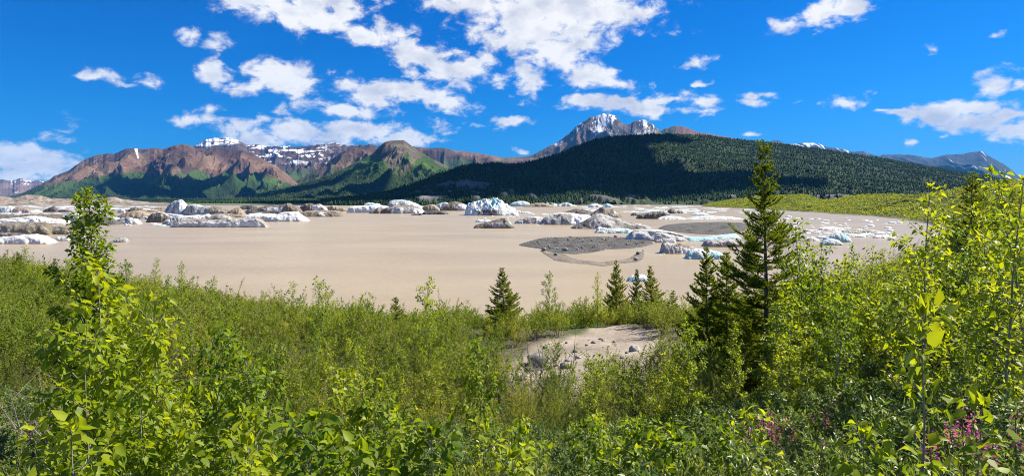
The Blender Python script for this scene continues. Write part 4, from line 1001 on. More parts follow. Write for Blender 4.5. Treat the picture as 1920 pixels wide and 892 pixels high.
for i in range(26):
    px = rs.uniform(1180, 1370); py = rs.uniform(428, 480)
    if 1236 < px < 1404 and py < 442: continue
    floe(px, py, rs.uniform(4, 13), i, 'tiny scrap of ice near the long grey slabs', 'ice scraps near the long grey slabs')
for i in range(60):
    px = rs.uniform(-40, 300); py = rs.uniform(386, 401)
    floe(px, py, rs.uniform(8, 34), i, 'small ice piece afloat below the moraine at left', 'ice pieces below the moraine')
for i in range(30):
    px = rs.uniform(-20, 320); py = rs.uniform(402, 424)
    floe(px, py, rs.uniform(6, 22), i, 'small ice piece between the bergs at left', 'ice pieces between the left bergs')
for i in range(22):
    px = rs.uniform(880, 1080); py = rs.uniform(386, 412)
    floe(px, py, rs.uniform(4, 14), i, 'tiny floe drifting in open water at the lake centre', 'tiny floes at the lake centre')
# ------------------------------------------------------------------ plants: materials
def leaf_mat(name, ca, cb, trans=.45, rough=.45, spec=.35, under=1.25):
    """a leaf blade: its own green by leaf (tint) and by plant, shining a little and letting the sun through"""
    m, nt, bs, out = new_mat(name)
    N, L = nt.nodes.new, nt.links.new
    at = N('ShaderNodeAttribute'); at.attribute_name = 'tint'
    oi = N('ShaderNodeObjectInfo')
    mx = N('ShaderNodeMix'); mx.data_type = 'RGBA'; L(at.outputs['Fac'], mx.inputs['Factor'])
    mx.inputs['A'].default_value = (*ca, 1); mx.inputs['B'].default_value = (*cb, 1)
    hv = N('ShaderNodeHueSaturation')
    mr = N('ShaderNodeMapRange'); L(oi.outputs['Random'], mr.inputs['Value']); mr.inputs['To Min'].default_value = .487; mr.inputs['To Max'].default_value = .525
    mv = N('ShaderNodeMapRange'); L(oi.outputs['Random'], mv.inputs['Value']); mv.inputs['To Min'].default_value = 1.3; mv.inputs['To Max'].default_value = .68
    L(mr.outputs[0], hv.inputs['Hue']); L(mv.outputs[0], hv.inputs['Value']); L(mx.outputs['Result'], hv.inputs['Color'])
    L(hv.outputs[0], bs.inputs['Base Color'])
    bs.inputs['Roughness'].default_value = rough; bs.inputs['Specular IOR Level'].default_value = spec
    tr = N('ShaderNodeBsdfTranslucent')
    tm = N('ShaderNodeVectorMath'); tm.operation = 'MULTIPLY'; L(hv.outputs[0], tm.inputs[0]); tm.inputs[1].default_value = (2.3, 2.1, .8)
    L(tm.outputs[0], tr.inputs['Color'])
    ms = N('ShaderNodeMixShader'); ms.inputs[0].default_value = trans
    L(bs.outputs[0], ms.inputs[1]); L(tr.outputs[0], ms.inputs[2]); L(ms.outputs[0], out.inputs['Surface'])
    return m

def bark_mat(name, ca, cb, s=.02):
    m, nt, bs, out = new_mat(name)
    N, L = nt.nodes.new, nt.links.new
    tc = N('ShaderNodeTexCoord'); mp = N('ShaderNodeMapping'); mp.inputs['Scale'].default_value = (1, 1, .35); L(tc.outputs['Object'], mp.inputs[0])
    n = N('ShaderNodeTexNoise'); n.inputs['Scale'].default_value = 1 / s; n.inputs['Detail'].default_value = 4; L(mp.outputs[0], n.inputs['Vector'])
    mx = N('ShaderNodeMix'); mx.data_type = 'RGBA'; L(n.outputs['Fac'], mx.inputs['Factor'])
    mx.inputs['A'].default_value = (*ca, 1); mx.inputs['B'].default_value = (*cb, 1)
    L(mx.outputs['Result'], bs.inputs['Base Color']); bs.inputs['Roughness'].default_value = .85; bs.inputs['Specular IOR Level'].default_value = .15
    return m

M_POPLAR = leaf_mat('poplar_leaf', (.110, .172, .009), (.255, .305, .013), .42, .48, .25)
M_WILLOW = leaf_mat('willow_leaf', (.108, .150, .020), (.25, .272, .036), .42, .55, .2)
M_ALDER = leaf_mat('green_willow_leaf', (.080, .132, .012), (.205, .25, .022), .42, .55, .2)
M_BERRY = leaf_mat('soapberry_leaf', (.052, .100, .022), (.160, .222, .056), .32, .42, .4)
M_NEEDLE = leaf_mat('spruce_needle', (.052, .095, .012), (.215, .25, .018), .44, .6, .12)
M_HERB = leaf_mat('herb_leaf', (.09, .14, .02), (.19, .22, .04), .42, .5, .3)
M_PETAL = leaf_mat('fireweed_petal', (.30, .045, .27), (.46, .09, .42), .35, .6, .2)
M_BARK = bark_mat('grey_bark', (.15, .13, .10), (.36, .33, .27))
M_TWIG = bark_mat('twig_bark', (.10, .075, .05), (.21, .165, .115))
M_SBARK = bark_mat('spruce_bark', (.11, .09, .075), (.24, .21, .18))
M_DEAD = bark_mat('dead_twig', (.16, .135, .115), (.30, .27, .24))

# ------------------------------------------------------------------ plants: geometry
class Geo:
    def __init__(s): s.v, s.q, s.t, s.a, s.n = [], [], [], [], 0
    def add(s, v, q=None, t=None, tint=None):
        v = np.asarray(v, float).reshape(-1, 3)
        if q is not None and len(q): s.q.append(np.asarray(q) + s.n)
        if t is not None and len(t): s.t.append(np.asarray(t) + s.n)
        s.v.append(v); s.a.append(np.zeros(len(v)) if tint is None else np.broadcast_to(tint, len(v))); s.n += len(v)
    def tube(s, p, r, k=5):
        p = np.asarray(p, float); r = np.asarray(r, float); n = len(p)
        d = np.gradient(p, axis=0); d /= np.linalg.norm(d, axis=1)[:, None] + 1e-9
        up = np.where(np.abs(d[:, 2:3]) > .9, [[1., 0, 0]], [[0, 0, 1.]])
        a = np.cross(d, up); a /= np.linalg.norm(a, axis=1)[:, None] + 1e-9; b = np.cross(d, a)
        th = np.arange(k) / k * 2 * np.pi
        v = p[:, None] + r[:, None, None] * (np.cos(th)[None, :, None] * a[:, None] + np.sin(th)[None, :, None] * b[:, None])
        s.add(v, gridq(n, k, True))
    def mesh(s, name, smooth=False):
        return mesh(name, np.concatenate(s.v), np.concatenate(s.q) if s.q else None, np.concatenate(s.t) if s.t else None, smooth, fl={'tint': np.concatenate(s.a)})

OVATE = (np.array([[0,0,0],[.36,0,-.04],[.70,0,-.10],[1,0,-.26],[.20,.40,.11],[.58,.31,.06],[.20,-.40,.11],[.58,-.31,.06]]),
         [[1,2,5,4],[2,1,6,7]], [[0,1,4],[2,3,5],[1,0,6],[3,2,7]])
LANCE = (np.array([[0,0,0],[.42,.5,.04],[1,0,-.1],[.42,-.5,.04],[.45,0,-.02]]), [], [[0,4,1],[4,2,1],[0,3,4],[4,3,2]])
RHOMB = (np.array([[0,0,0],[.45,.5,.05],[1,0,-.05],[.45,-.5,.05]]), [[0,3,2,1]], [])

BEND = np.random.RandomState(3).uniform(-.3, 2.2, 997)
def leaves(g, pos, axis, normal, length, width, tmpl, tint, curl=0.0):
    pos = np.asarray(pos, float); n = len(pos)
    if n == 0: return
    a = axis / (np.linalg.norm(axis, axis=1)[:, None] + 1e-9)
    s = np.cross(normal, a); s /= np.linalg.norm(s, axis=1)[:, None] + 1e-9
    u = np.cross(a, s)
    T, q, t = tmpl
    L = np.broadcast_to(length, n)[:, None, None]; w = np.broadcast_to(width, n)[:, None, None]
    v = pos[:, None] + L * (T[None, :, 0:1] * a[:, None] + T[None, :, 2:3] * BEND[np.arange(n) % 997][:, None, None] * u[:, None]) + w * T[None, :, 1:2] * s[:, None]
    k = len(T); o = (np.arange(n) * k)[:, None, None]
    g.add(v.reshape(-1, 3), (np.array(q)[None] + o).reshape(-1, 4) if len(q) else None, (np.array(t)[None] + o).reshape(-1, 3) if len(t) else None, np.clip(np.repeat(tint, k) + np.tile(np.where(np.abs(T[:, 1]) < .01, .10, -.08), n), 0, 1))

def unit(v): return v / (np.linalg.norm(v, axis=-1, keepdims=True) + 1e-9)

def shoot(rs, base, dirn, length, n=7, wob=.12, lift=.0):
    """a bending twig"""
    d = unit(np.asarray(dirn, float)); p = [np.asarray(base, float)]
    for i in range(n - 1):
        d = unit(d + rs.normal(0, wob, 3) + [0, 0, lift]); p.append(p[-1] + d * length / (n - 1))
    return np.array(p)

def along(p, t):
    t = np.asarray(t) * (len(p) - 1); i = np.clip(t.astype(int), 0, len(p) - 2); f = (t - i)[:, None]
    return p[i] * (1 - f) + p[i + 1] * f, unit(p[i + 1] - p[i])

def dress(g, rs, p, n, t0, length, width, tmpl, droop, out=.9, tint=(0, 1), pet=.0, tipup=False):
    """n leaves round a twig from t0 to its tip"""
    if n < 1: return
    t = t0 + (1 - t0) * (np.arange(n) + rs.rand(n)) / n
    c, d = along(p, np.clip(t, 0, .999))
    ph = np.arange(n) * 2.4 + rs.rand() * 6
    ref = unit(np.cross(d, [[.3, .2, 1.]])); oth = np.cross(d, ref)
    o = np.cos(ph)[:, None] * ref + np.sin(ph)[:, None] * oth
    ax = unit(o * out + d * .55 + rs.normal(0, .22, (n, 3)))
    ax[:, 2] -= droop * rs.uniform(.4, 1.3, n)
    if tipup: ax[:, 2] += 1.3 * sstep(.8, 1.0, t)
    ax = unit(ax)
    nm = unit(np.array([[0, 0, 1.]]) + .55 * o + rs.normal(0, .35, (n, 3)))
    L = length * rs.uniform(.45, 1.2, n) * (1 - .35 * sstep(.85, 1, t))
    leaves(g, c + unit(o + d * .5) * pet * L[:, None], ax, nm, L, L * width, tmpl, np.clip(rs.uniform(tint[0], tint[1], n) + .35 * sstep(.75, 1, t), 0, 1))

def gen_poplar(seed, H, leaf=.075, nb=16, spread=.45, bare=.12, droop=.7, per=11, lean=.06, tmpl=OVATE, width=.78, tint=(0, .8), top=1.0, wob=.035):
    rs = np.random.RandomState(seed); w, c = Geo(), Geo()
    tr = shoot(rs, (0, 0, -.1), (rs.normal(0, lean), rs.normal(0, lean), 1), H, 12, wob, .01)
    r0 = .005 + .0055 * H
    w.tube(tr, r0 * (1 - .86 * np.linspace(0, 1, 12) ** .9), 6)
    for i in range(nb):
        t = bare + (1 - bare) * .97 * (i + rs.rand() * .8) / nb
        p0, d = along(tr, np.array([t])); ph = i * 2.4 + rs.rand()
        Lb = spread * H * (1.02 - t) ** .75 * rs.uniform(.55, 1.15) * top + .09
        el = rs.uniform(.5, 1.1)
        br = shoot(rs, p0[0], (math.cos(ph), math.sin(ph), el), Lb, 6, .1, .06)
        w.tube(br, np.linspace(r0 * .34 * (1.05 - t) + .0018, .0014, 6), 4)
        n = int(per * (Lb / .35) ** .8 * rs.uniform(.8, 1.2)) + 6
        dress(c, rs, br, n, .12, leaf, width, tmpl, droop, tint=tint, pet=.45, tipup=True)
        if Lb > .32:
            for j in range(int(Lb / .16)):
                q, dd = along(br, np.array([rs.uniform(.25, .9)]))
                tw = shoot(rs, q[0], unit(dd[0] + rs.normal(0, .8, 3) + [0, 0, .3]), Lb * rs.uniform(.2, .45), 4, .1, .05)
                w.tube(tw, np.linspace(.0025, .001, 4), 3)
                dress(c, rs, tw, int(per * .5) + 3, .15, leaf * .95, width, tmpl, droop, tint=tint, pet=.45, tipup=True)
    dress(c, rs, tr, int(10 + H * 8), max(bare, .3), leaf * .9, width, tmpl, droop * .5, tint=tint, pet=.35, tipup=True)
    # the pale upright tuft at the tip
    n = 7; ph = np.arange(n) * 2.4
    ax = unit(np.stack([np.cos(ph) * .55, np.sin(ph) * .55, np.linspace(.3, 1.6, n)], -1))
    leaves(c, np.repeat(tr[-1:], n, 0) - [0, 0, .01], ax, unit(rs.normal(0, 1, (n, 3))), leaf * rs.uniform(.6, 1.2, n), leaf * width * .7, tmpl, np.ones(n))
    return [('trunk', w.mesh('trunk', True), M_BARK), ('crown', c.mesh('crown'), M_POPLAR)]

def gen_willow(seed, H, stems=7, leaf=.045, per=16, width=.3, spread=.45, twigs=6, mat=None, tmpl=LANCE, droop=.15, wood=True, tint=(0, 1)):
    rs = np.random.RandomState(seed); w, c = Geo(), Geo()
    for i in range(stems):
        ph = i * 2.4 + rs.rand(); rr = spread * math.sqrt((i + .5) / stems)
        h = H * rs.uniform(.62, 1.05) * (1 - .35 * (rr / spread) ** 2)
        st = shoot(rs, (math.cos(ph) * rr * .25, math.sin(ph) * rr * .25, -.1), (math.cos(ph) * rr * .9, math.sin(ph) * rr * .9, 1), h * 1.08, 8, .09, .06)
        w.tube(st, np.linspace(.004 + .003 * H, .0015, 8), 4)
        dress(c, rs, st, int(per * 1.2), .35, leaf, width, tmpl, droop, tint=tint, tipup=True)
        for j in range(twigs):
            t = .18 + .78 * (j + rs.rand()) / twigs
            q, dd = along(st, np.array([t])); a2 = rs.rand() * 6.28
            tw = shoot(rs, q[0], (math.cos(a2) * .8 + dd[0][0], math.sin(a2) * .8 + dd[0][1], .75), H * rs.uniform(.16, .36) * (1.15 - .5 * t), 5, .12, .08)
            w.tube(tw, np.linspace(.0032, .0012, 5), 3)
            dress(c, rs, tw, per, .12, leaf, width, tmpl, droop, tint=tint, tipup=True)
    return [('stem', w.mesh('stem', True), M_TWIG), ('foliage', c.mesh('foliage'), mat or M_WILLOW)]

def gen_berry(seed, R, Hh, n=2300, leaf=.052):
    rs = np.random.RandomState(seed); w, c = Geo(), Geo()
    for i in range(22):
        ph = i * 2.4; rr = R * math.sqrt((i + .5) / 22)
        top = Hh * (1 - .5 * (rr / R) ** 2) * rs.uniform(.75, 1.1)
        st = shoot(rs, (math.cos(ph) * rr * .3, math.sin(ph) * rr * .3, -.05), (math.cos(ph) * rr * .9, math.sin(ph) * rr * .9, top), math.hypot(rr * .7, top), 6, .12, .04)
        w.tube(st, np.linspace(.006, .002, 6), 4)
        for j in range(7):
            q, dd = along(st, np.array([rs.uniform(.35, 1)])); a2 = rs.rand() * 6.28
            tw = shoot(rs, q[0], (math.cos(a2), math.sin(a2), rs.uniform(.1, 1.0)), rs.uniform(.1, .22), 4, .15, .1)
            w.tube(tw, np.linspace(.002, .001, 4), 3)
            dress(c, rs, tw, int(n / 22 / 7), .1, leaf, .46, OVATE if seed % 2 else LANCE, .1, tipup=True)
    return [('stem', w.mesh('stem', True), M_TWIG), ('foliage', c.mesh('foliage'), M_BERRY)]

def gen_spruce(seed, H, R, whorls=26, dens=1.0, needle=.022, prof=None, bare=.08, gap=.25, fill=1.0):
    """a spruce: ragged whorls of drooping boughs with upturned ends, each bough a fan of needle covered twigs"""
    rs = np.random.RandomState(seed); w, c = Geo(), Geo()
    tr = shoot(rs, (0, 0, -.15), (rs.normal(0, .015), rs.normal(0, .015), 1), H + .15, 14, .012, .01)
    r0 = .012 * H + .008
    w.tube(tr, r0 * (1 - .93 * np.linspace(0, 1, 14)), 7)
    prof = np.array(prof or P(0,.55, .15,.95, .3,1., .5,.78, .65,.5, .8,.27, .92,.12, 1,.02), float)
    TW = []
    for i in range(whorls):
        t = bare + (1 - bare) * (i / whorls) ** .92
        Rt = R * np.interp(t, prof[:, 0], prof[:, 1])
        nbr = rs.randint(4, 7) if t < .9 else 4
        for j in range(nbr):
            if rs.rand() < gap * (1 - t): continue
            ph = j * 6.283 / nbr + i * 1.1 + rs.normal(0, .25)
            Lb = Rt * rs.uniform(.55, 1.2) + .03
            tz = np.clip(t + rs.normal(0, .018), 0, .99)
            p0, _ = along(tr, np.array([tz]))
            n = 7; s = np.linspace(0, 1, n)
            dz = Lb * ((.55 * t - .12 + rs.normal(0, .14)) * s - .16 * s ** 1.5 * (1 - t) + .30 * s ** 3)
            wob = rs.normal(0, .05, n).cumsum() * Lb * .3
            br = p0[0] + np.stack([math.cos(ph) * Lb * s - math.sin(ph) * wob, math.sin(ph) * Lb * s + math.cos(ph) * wob, dz], -1)
            w.tube(br, np.linspace(r0 * .2 * (1.1 - t) + .002, .0015, n), 3)
            TW.append((br, 1.0))
            k = int(Lb / .03 * dens) + 2
            for m_ in range(k):
                sq = rs.uniform(.15, 1) ** .8
                q, dd = along(br, np.array([min(sq, .99)])); sd = 1 if m_ % 2 else -1
                side = np.array([-math.sin(ph), math.cos(ph), 0]) * sd
                Lt = Lb * rs.uniform(.18, .36) * (1.25 - sq) + .025
                tw = shoot(rs, q[0], dd[0] * .8 + side * rs.uniform(.5, 1.0) + [0, 0, rs.uniform(-.25, .2)], Lt, 4, .1, .05)
                TW.append((tw, .8))
    TW.append((tr[-4:], 1.0))
    for tw, kk in TW:
        Lt = np.linalg.norm(np.diff(tw, axis=0), axis=1).sum()
        n = int(Lt / .0022 * fill * kk) + 8
        t = rs.rand(n) * (1 if Lt < .3 else 1); t = .1 + .9 * t
        q, d = along(tw, np.clip(t, 0, .999))
        ph = rs.rand(n) * 6.283
        ref = unit(np.cross(d, [[.31, .2, 1.]])); oth = np.cross(d, ref)
        o = np.cos(ph)[:, None] * ref + np.sin(ph)[:, None] * oth
        ax = unit(o * .9 + d * .9 + [0, 0, .25])
        leaves(c, q, ax, unit(rs.normal(0, 1, (n, 3))), needle * rs.uniform(.7, 1.3, n), needle * .30, RHOMB, np.clip(rs.uniform(0, .7, n) + .35 * sstep(.7, 1, t), 0, 1))
    return [('trunk', w.mesh('trunk', True), M_SBARK), ('crown', c.mesh('crown'), M_NEEDLE)]

def gen_bare(seed, H, stems=6):
    rs = np.random.RandomState(seed); w = Geo()
    for i in range(stems):
        ph = i * 2.4
        st = shoot(rs, (0, 0, -.05), (math.cos(ph) * .45, math.sin(ph) * .45, 1), H * rs.uniform(.6, 1.05), 8, .16, .03)
        w.tube(st, np.linspace(.011, .002, 8), 4)
        for j in range(6):
            q, dd = along(st, np.array([rs.uniform(.3, .95)]))
            tw = shoot(rs, q[0], unit(dd[0] + rs.normal(0, .6, 3)), H * rs.uniform(.15, .35), 5, .2, .03)
            w.tube(tw, np.linspace(.004, .0012, 5), 3)
    return [('branches', w.mesh('branches', True), M_DEAD)]

def gen_fireweed(seed, H):
    rs = np.random.RandomState(seed); w, c, f = Geo(), Geo(), Geo()
    for i in range(3):
        ph = i * 2.4
        st = shoot(rs, (math.cos(ph) * .05, math.sin(ph) * .05, 0), (math.cos(ph) * .12, math.sin(ph) * .12, 1), H * rs.uniform(.75, 1.05), 7, .04, .02)
        w.tube(st, np.linspace(.005, .0015, 7), 4)
        dress(c, rs, st, 22, .1, .07, .2, LANCE, .2)
        n = 34; t = .70 + .28 * rs.rand(n); q, d = along(st, t); a = rs.rand(n) * 6.283
        o = np.stack([np.cos(a), np.sin(a), rs.normal(0, .25, n)], -1)
        leaves(f, q + o * .012, o, unit(rs.normal(0, 1, (n, 3))), .020 * (1.3 - .8 * (t - .70) / .28), .013, RHOMB, rs.rand(n))
    return [('stem', w.mesh('stem', True), M_TWIG), ('leaves', c.mesh('leaves'), M_HERB), ('blossom', f.mesh('blossom'), M_PETAL)]

def gen_herb(seed, H, n=26):
    rs = np.random.RandomState(seed); w, c = Geo(), Geo()
    for i in range(n):
        ph = i * 2.4; r = .2 * math.sqrt(i / n)
        st = shoot(rs, (math.cos(ph) * r, math.sin(ph) * r, -.02), (math.cos(ph) * r, math.sin(ph) * r, .9), H * rs.uniform(.5, 1.05), 6, .08, .03)
        w.tube(st, np.linspace(.003, .001, 6), 3)
        dress(c, rs, st, 26, .15, .045, .22, LANCE, -.15, out=.6, tipup=True)
    return [('stem', w.mesh('stem', True), M_TWIG), ('leaves', c.mesh('leaves'), M_HERB)]

def put(name, parts, x, y, s, rot, label, cat, group=None, z=None, tilt=0.0):
    """one plant: an Empty at its foot with its parts; copies share their meshes"""
    r = bpy.data.objects.new(name, None); COL.objects.link(r)
    r.location = (x, y, float(ground_h(x, y)) if z is None else z); r.rotation_euler = (tilt, tilt * .5, rot)
    r.scale = (s, s, s) if np.isscalar(s) else s
    tag(r, label, cat, group)
    for pn, me, mt in parts: link(pn, me, mt, r)
    return r

def top_scale(px, d, pytop, H):
    x = U(px) * d; g = float(ground_h(x, d)); return x, max((EYE + (HZ - pytop) / F * d - g) / H, .15)
# ------------------------------------------------------------------ plants: the big saplings and spruces one can tell apart
R_ = np.random.RandomState(77)
POP = {
 'tall': [gen_poplar(11, 3.0, .052, 86, .165, .08, .5, 52, top=1.0, tint=(0.1, .75), lean=.008, wob=.012)],
 'bushy': [gen_poplar(21, 1.6, .064, 22, .38, .1, .85, 24), gen_poplar(22, 1.6, .067, 21, .40, .1, .9, 23), gen_poplar(23, 1.6, .06, 24, .36, .12, .7, 25)],
 'small': [gen_poplar(31, .9, .064, 14, .40, .06, .5, 18), gen_poplar(32, .9, .060, 14, .42, .06, .55, 19)],
 'open': [gen_poplar(41, 2.5, .074, 24, .24, .16, .4, 13), gen_poplar(42, 2.5, .07, 26, .25, .14, .4, 13)],
 'bare': [gen_poplar(51, 1.3, .095, 8, .16, .25, .3, 5)],
 'mid': [gen_poplar(61, 2.4, .068, 28, .30, .06, .4, 17), gen_poplar(62, 2.4, .064, 30, .26, .06, .4, 17), gen_poplar(63, 2.4, .068, 26, .34, .08, .45, 17)],
}
HT = {'tall': 3.0, 'bushy': 1.6, 'small': .9, 'open': 2.5, 'bare': 1.3, 'mid': 2.4}
KN = {}
def poplar(kind, px, d, pytop, label, fat=1.0, name='poplar_sapling', group='poplar saplings'):
    i = KN.get(kind, 0); KN[kind] = i + 1
    parts = POP[kind][i % len(POP[kind])]
    x, s = top_scale(px, d, pytop, HT[kind] * .985)
    put(name, parts, x, d, (s * fat, s * fat, s), R_.rand() * 6.28, label, 'sapling', group)

poplar('tall', 196, 6.4, 345, 'tall slender poplar sapling whose tip stands above the far shore at left', 1.1)
poplar('bushy', 214, 4.9, 468, 'leafy poplar sapling leaning on the tall slender one at left', .9)
poplar('bushy', 180, 4.4, 560, 'broad leaved poplar in front of the tall slender poplar', .9)
poplar('bushy', 312, 5.0, 535, 'poplar sapling with bare grey stem right of the tall slender one', .85)
poplar('bushy', 250, 4.0, 690, 'low poplar with large hanging leaves at lower left')
poplar('small', 165, 3.5, 760, 'small poplar with hanging leaves in the lower left corner')
poplar('bushy', 395, 5.6, 610, 'poplar sapling third from the left in the front row')
poplar('bushy', 450, 4.8, 645, 'poplar sapling with bright yellow green tip left of centre')
poplar('small', 350, 3.9, 790, 'low poplar bush at the foot of the grey stemmed sapling')
poplar('small', 440, 3.7, 800, 'low leafy poplar at the bottom edge left of centre')
poplar('bushy', 632, 4.6, 692, 'upright poplar sapling in the front row near the centre')
poplar('bushy', 722, 4.7, 706, 'poplar sapling with pale top leaves just left of centre')
poplar('small', 545, 3.7, 738, 'yellow green poplar shoot low in the front row')
poplar('small', 590, 3.4, 800, 'short poplar shoot at the bottom edge near the centre')
poplar('bushy', 770, 3.8, 742, 'bright yellow poplar clump at the bottom centre')
poplar('small', 842, 3.7, 772, 'poplar shoot at the right end of the yellow clump')
poplar('small', 690, 3.4, 808, 'low poplar shoot between the two upright ones')
poplar('small', 510, 4.4, 742, 'thin poplar shoot beside the yellow green one')
poplar('small', 968, 4.0, 812, 'lone poplar shoot rising from dark shrubs at bottom centre')
poplar('bushy', 905, 9.0, 628, 'poplar sapling left of the sandy bench', .8)
poplar('open', 1096, 8.2, 655, 'thin poplar sapling in front of the sandy bench', .8)
poplar('bushy', 500, 10, 640, 'mid distance poplar sapling left of the dead twigs', .9)
for px, d, py, lab in ((598,20,515,'leaning dark poplar tip against the water left of centre'), (545,23,524,'thin poplar tip left of the leaning one'), (640,22,548,'rounded poplar above the scrub left of centre'), (795,17,516,'tall thin poplar tip against the water at centre'),
                       (690,22,560,'short poplar between two tips at centre'), (590,16,560,'bushy poplar below the leaning tip'), (810,15,600,'leafy poplar below the tall thin tip'), (340,26,487,'poplar crown on the bank edge at left'), (700,19,590,'poplar in the scrub at centre'),
                       (1030,27,505,'airy poplar right of the bushy spruce'), (1120,27,508,'twin stemmed poplar left of the dark bank spruces'), (20,13,560,'poplar in the scrub at the left edge')):
    poplar('mid', px, d, py, lab, .9)
poplar('bare', 1727, 3.3, 545, 'bare stemmed sapling with one big pale leaf at its tip', .75)
poplar('small', 1652, 3.3, 786, 'small poplar shoot with red leaf stalks at lower right')
poplar('bare', 1838, 3.2, 735, 'short leaning poplar shoot beside the magenta fireweed', 1.1)
poplar('small', 1690, 3.0, 850, 'low poplar shoot at the foot of the bare stemmed sapling')
poplar('open', 1748, 6.6, 337, 'tall open poplar left of the dark narrow spruce', 1.0)
poplar('open', 1703, 7.2, 392, 'poplar leaning beside the tall open one', .9)
poplar('open', 1888, 5.6, 322, 'tall open poplar at the right edge', 1.0)
poplar('open', 1925, 6.2, 300, 'poplar cut by the right edge of the photo', .9)
poplar('open', 1850, 7.4, 430, 'poplar right of the dark narrow spruce', .9)
poplar('open', 1795, 6.4, 520, 'shorter poplar in front of the dark narrow spruce', .9)
poplar('mid', 1905, 7.5, 420, 'leafy poplar behind the tall one at the right edge')
for px, d, py, lab in ((1505,10.5,405,'pale green young tree just right of the big spruce'), (1538,11.5,440,'young poplar second right of the big spruce'), (1590,10.5,470,'young poplar filling the gap right of the big spruce'), (1626,10,455,'leafy poplar between the big spruce and tall open one'),
                       (1662,9.5,440,'poplar before the turquoise ice at right'), (1570,8.2,560,'low leafy poplar right of the big spruce'), (1680,8.4,520,'low leafy poplar left of the tall open one'), (1240,9.5,610,'poplar sapling at the right end of the sandy bench'),
                       (1290,9.2,590,'poplar sapling left of the bank spruces at right'), (1380,9.6,600,'poplar in front of the big spruce'), (1770,9,470,'poplar behind the bare stemmed sapling'), (1500,13,450,'poplar behind the pale green young tree')):
    poplar('mid', px, d, py, lab, .95)

SPR = [gen_spruce(1, 4.8, .95, 46, 1.25, .026, gap=.2, prof=P(0,.5, .12,.85, .25,1., .42,.95, .55,.85, .63,.62, .72,.34, .85,.24, .94,.15, 1,.03)),
       gen_spruce(2, 2.8, .75, 32, 1.2, .028, gap=.15), gen_spruce(3, 2.8, .62, 32, 1.2, .028, gap=.12),
       gen_spruce(4, 4.0, .75, 40, 1.1, .025, gap=.08, prof=P(0,.8, .2,1., .5,.75, .7,.45, .8,.27, .92,.22, 1,.04)), gen_spruce(5, 1.6, .42, 16, 1.0, .03, gap=.1, fill=.7)]
HS = [4.8, 2.8, 2.8, 4.0, 1.6]
def spruce(k, px, d, pytop, label, fat=1.0, group='spruces on the bank'):
    x, s = top_scale(px, d, pytop, HS[k])
    put('spruce', SPR[k], x, d, (s * fat, s * fat, s), R_.rand() * 6.28, label, 'spruce', group)
spruce(0, 1437, 12, 264, 'tallest dark spruce standing against the wooded hill', .9)
spruce(1, 1328, 15, 466, 'broad spruce left of the tallest one', .92)
spruce(2, 1366, 14.5, 474, 'spruce pressed against the left side of the tallest one')
spruce(3, 1815, 13.5, 323, 'narrow dark spruce between tall poplars at right', 1.1)
spruce(3, 1790, 14.5, 420, 'dark spruce pressed against the left of the narrow one', .9)
spruce(1, 1157, 29, 489, 'darkest spruce on the bank edge before the lone floe', .85)
spruce(2, 1193, 31, 505, 'slim spruce right of the darkest bank spruce', .8)
spruce(1, 1222, 30, 500, 'rounded spruce third of the trio on the bank edge')
spruce(4, 747, 24, 557, 'small pointed spruce against the water at centre', 1.0)
spruce(1, 946, 25, 503, 'bushy rounded spruce on the bank left of the sandy bench', 1.15)
spruce(4, 1262, 26, 545, 'little spruce left of the broad one', 1.0)
spruce(2, 1545, 14, 520, 'spruce half hidden among poplars right of the tallest one')
spruce(1, 1610, 15, 530, 'dark spruce deep in the thicket at right')
spruce(2, 1500, 9.6, 590, 'yellowish spruce low in the thicket right of the tallest one', 1.2)
spruce(1, 1395, 11, 590, 'low spreading spruce at the foot of the tallest one', 1.2)
for px, d, py, lab in ((36,46,474,'tiny spruce at the far left bank edge'), (100,48,484,'tiny spruce second on the far left bank edge'), (160,46,490,'tiny spruce third on the far left bank edge')):
    spruce(4, px, d, py, lab, 1.0)
for px, d in ((1706,150), (1722,120), (1762,110), (1838,85), (1846,80), (1862,72), (1874,90), (1885,70), (1897,76), (1910,66), (1852,120), (1890,130), (1740,170), (1775,160), (1830,140)):
    x = U(px) * d; g = float(ground_h(x, d))
    put('spruce', SPR[4], x, d, R_.uniform(1.2, 2.0), R_.rand() * 6.28, 'small dark spruce scattered on the shrubby slope at right', 'spruce', 'little spruces on the right slope')

WIL = [gen_willow(s, 1.5, 11, .060, 24, .32, .5, 8) for s in range(101, 105)]
WILN = [gen_willow(s, 1.3, 10, .050, 28, .30, .42, 9) for s in range(111, 114)]
GRN = [gen_willow(s, 1.5, 10, .062, 22, .45, .5, 8, M_ALDER, LANCE, .1) for s in range(121, 125)]
FARW = [gen_willow(s, 1.7, 14, .105, 15, .42, .75, 7, M_WILLOW if s % 2 else M_ALDER, RHOMB, .1) for s in range(131, 136)]
def stray_poplars(n, px0, px1, d0, d1, lo, hi, lab, kinds=('mid',)):
    for i in range(n):
        px = px0 + (px1 - px0) * (i + R_.rand()) / n; d = R_.uniform(d0, d1)
        if float(sand_mask(U(px) * d, d)) > .2: continue
        top = float(np.interp(px, [0, 300, 520, 760, 900, 1150, 1300, 1450, 1560, 1700, 1800, 1920], [480, 515, 566, 590, 584, 556, 566, 535, 486, 440, 400, 368])) + R_.uniform(lo, hi)
        x, s = top_scale(px, d, top, 2.36)
        if .25 < s < 1.4: put('poplar_sapling', POP['mid'][i % 3], x, d, (s * R_.uniform(.8, 1.1),) * 2 + (s,), R_.rand() * 6.28, lab, 'sapling', 'poplar saplings', tilt=R_.normal(0, .07))
stray_poplars(22, -40, 900, 22, 36, -34, 12, 'young poplar poking up along the bank edge left of the sandy bench')
stray_poplars(26, -40, 900, 10, 22, 25, 110, 'young poplar standing among the willows left of the sandy bench')
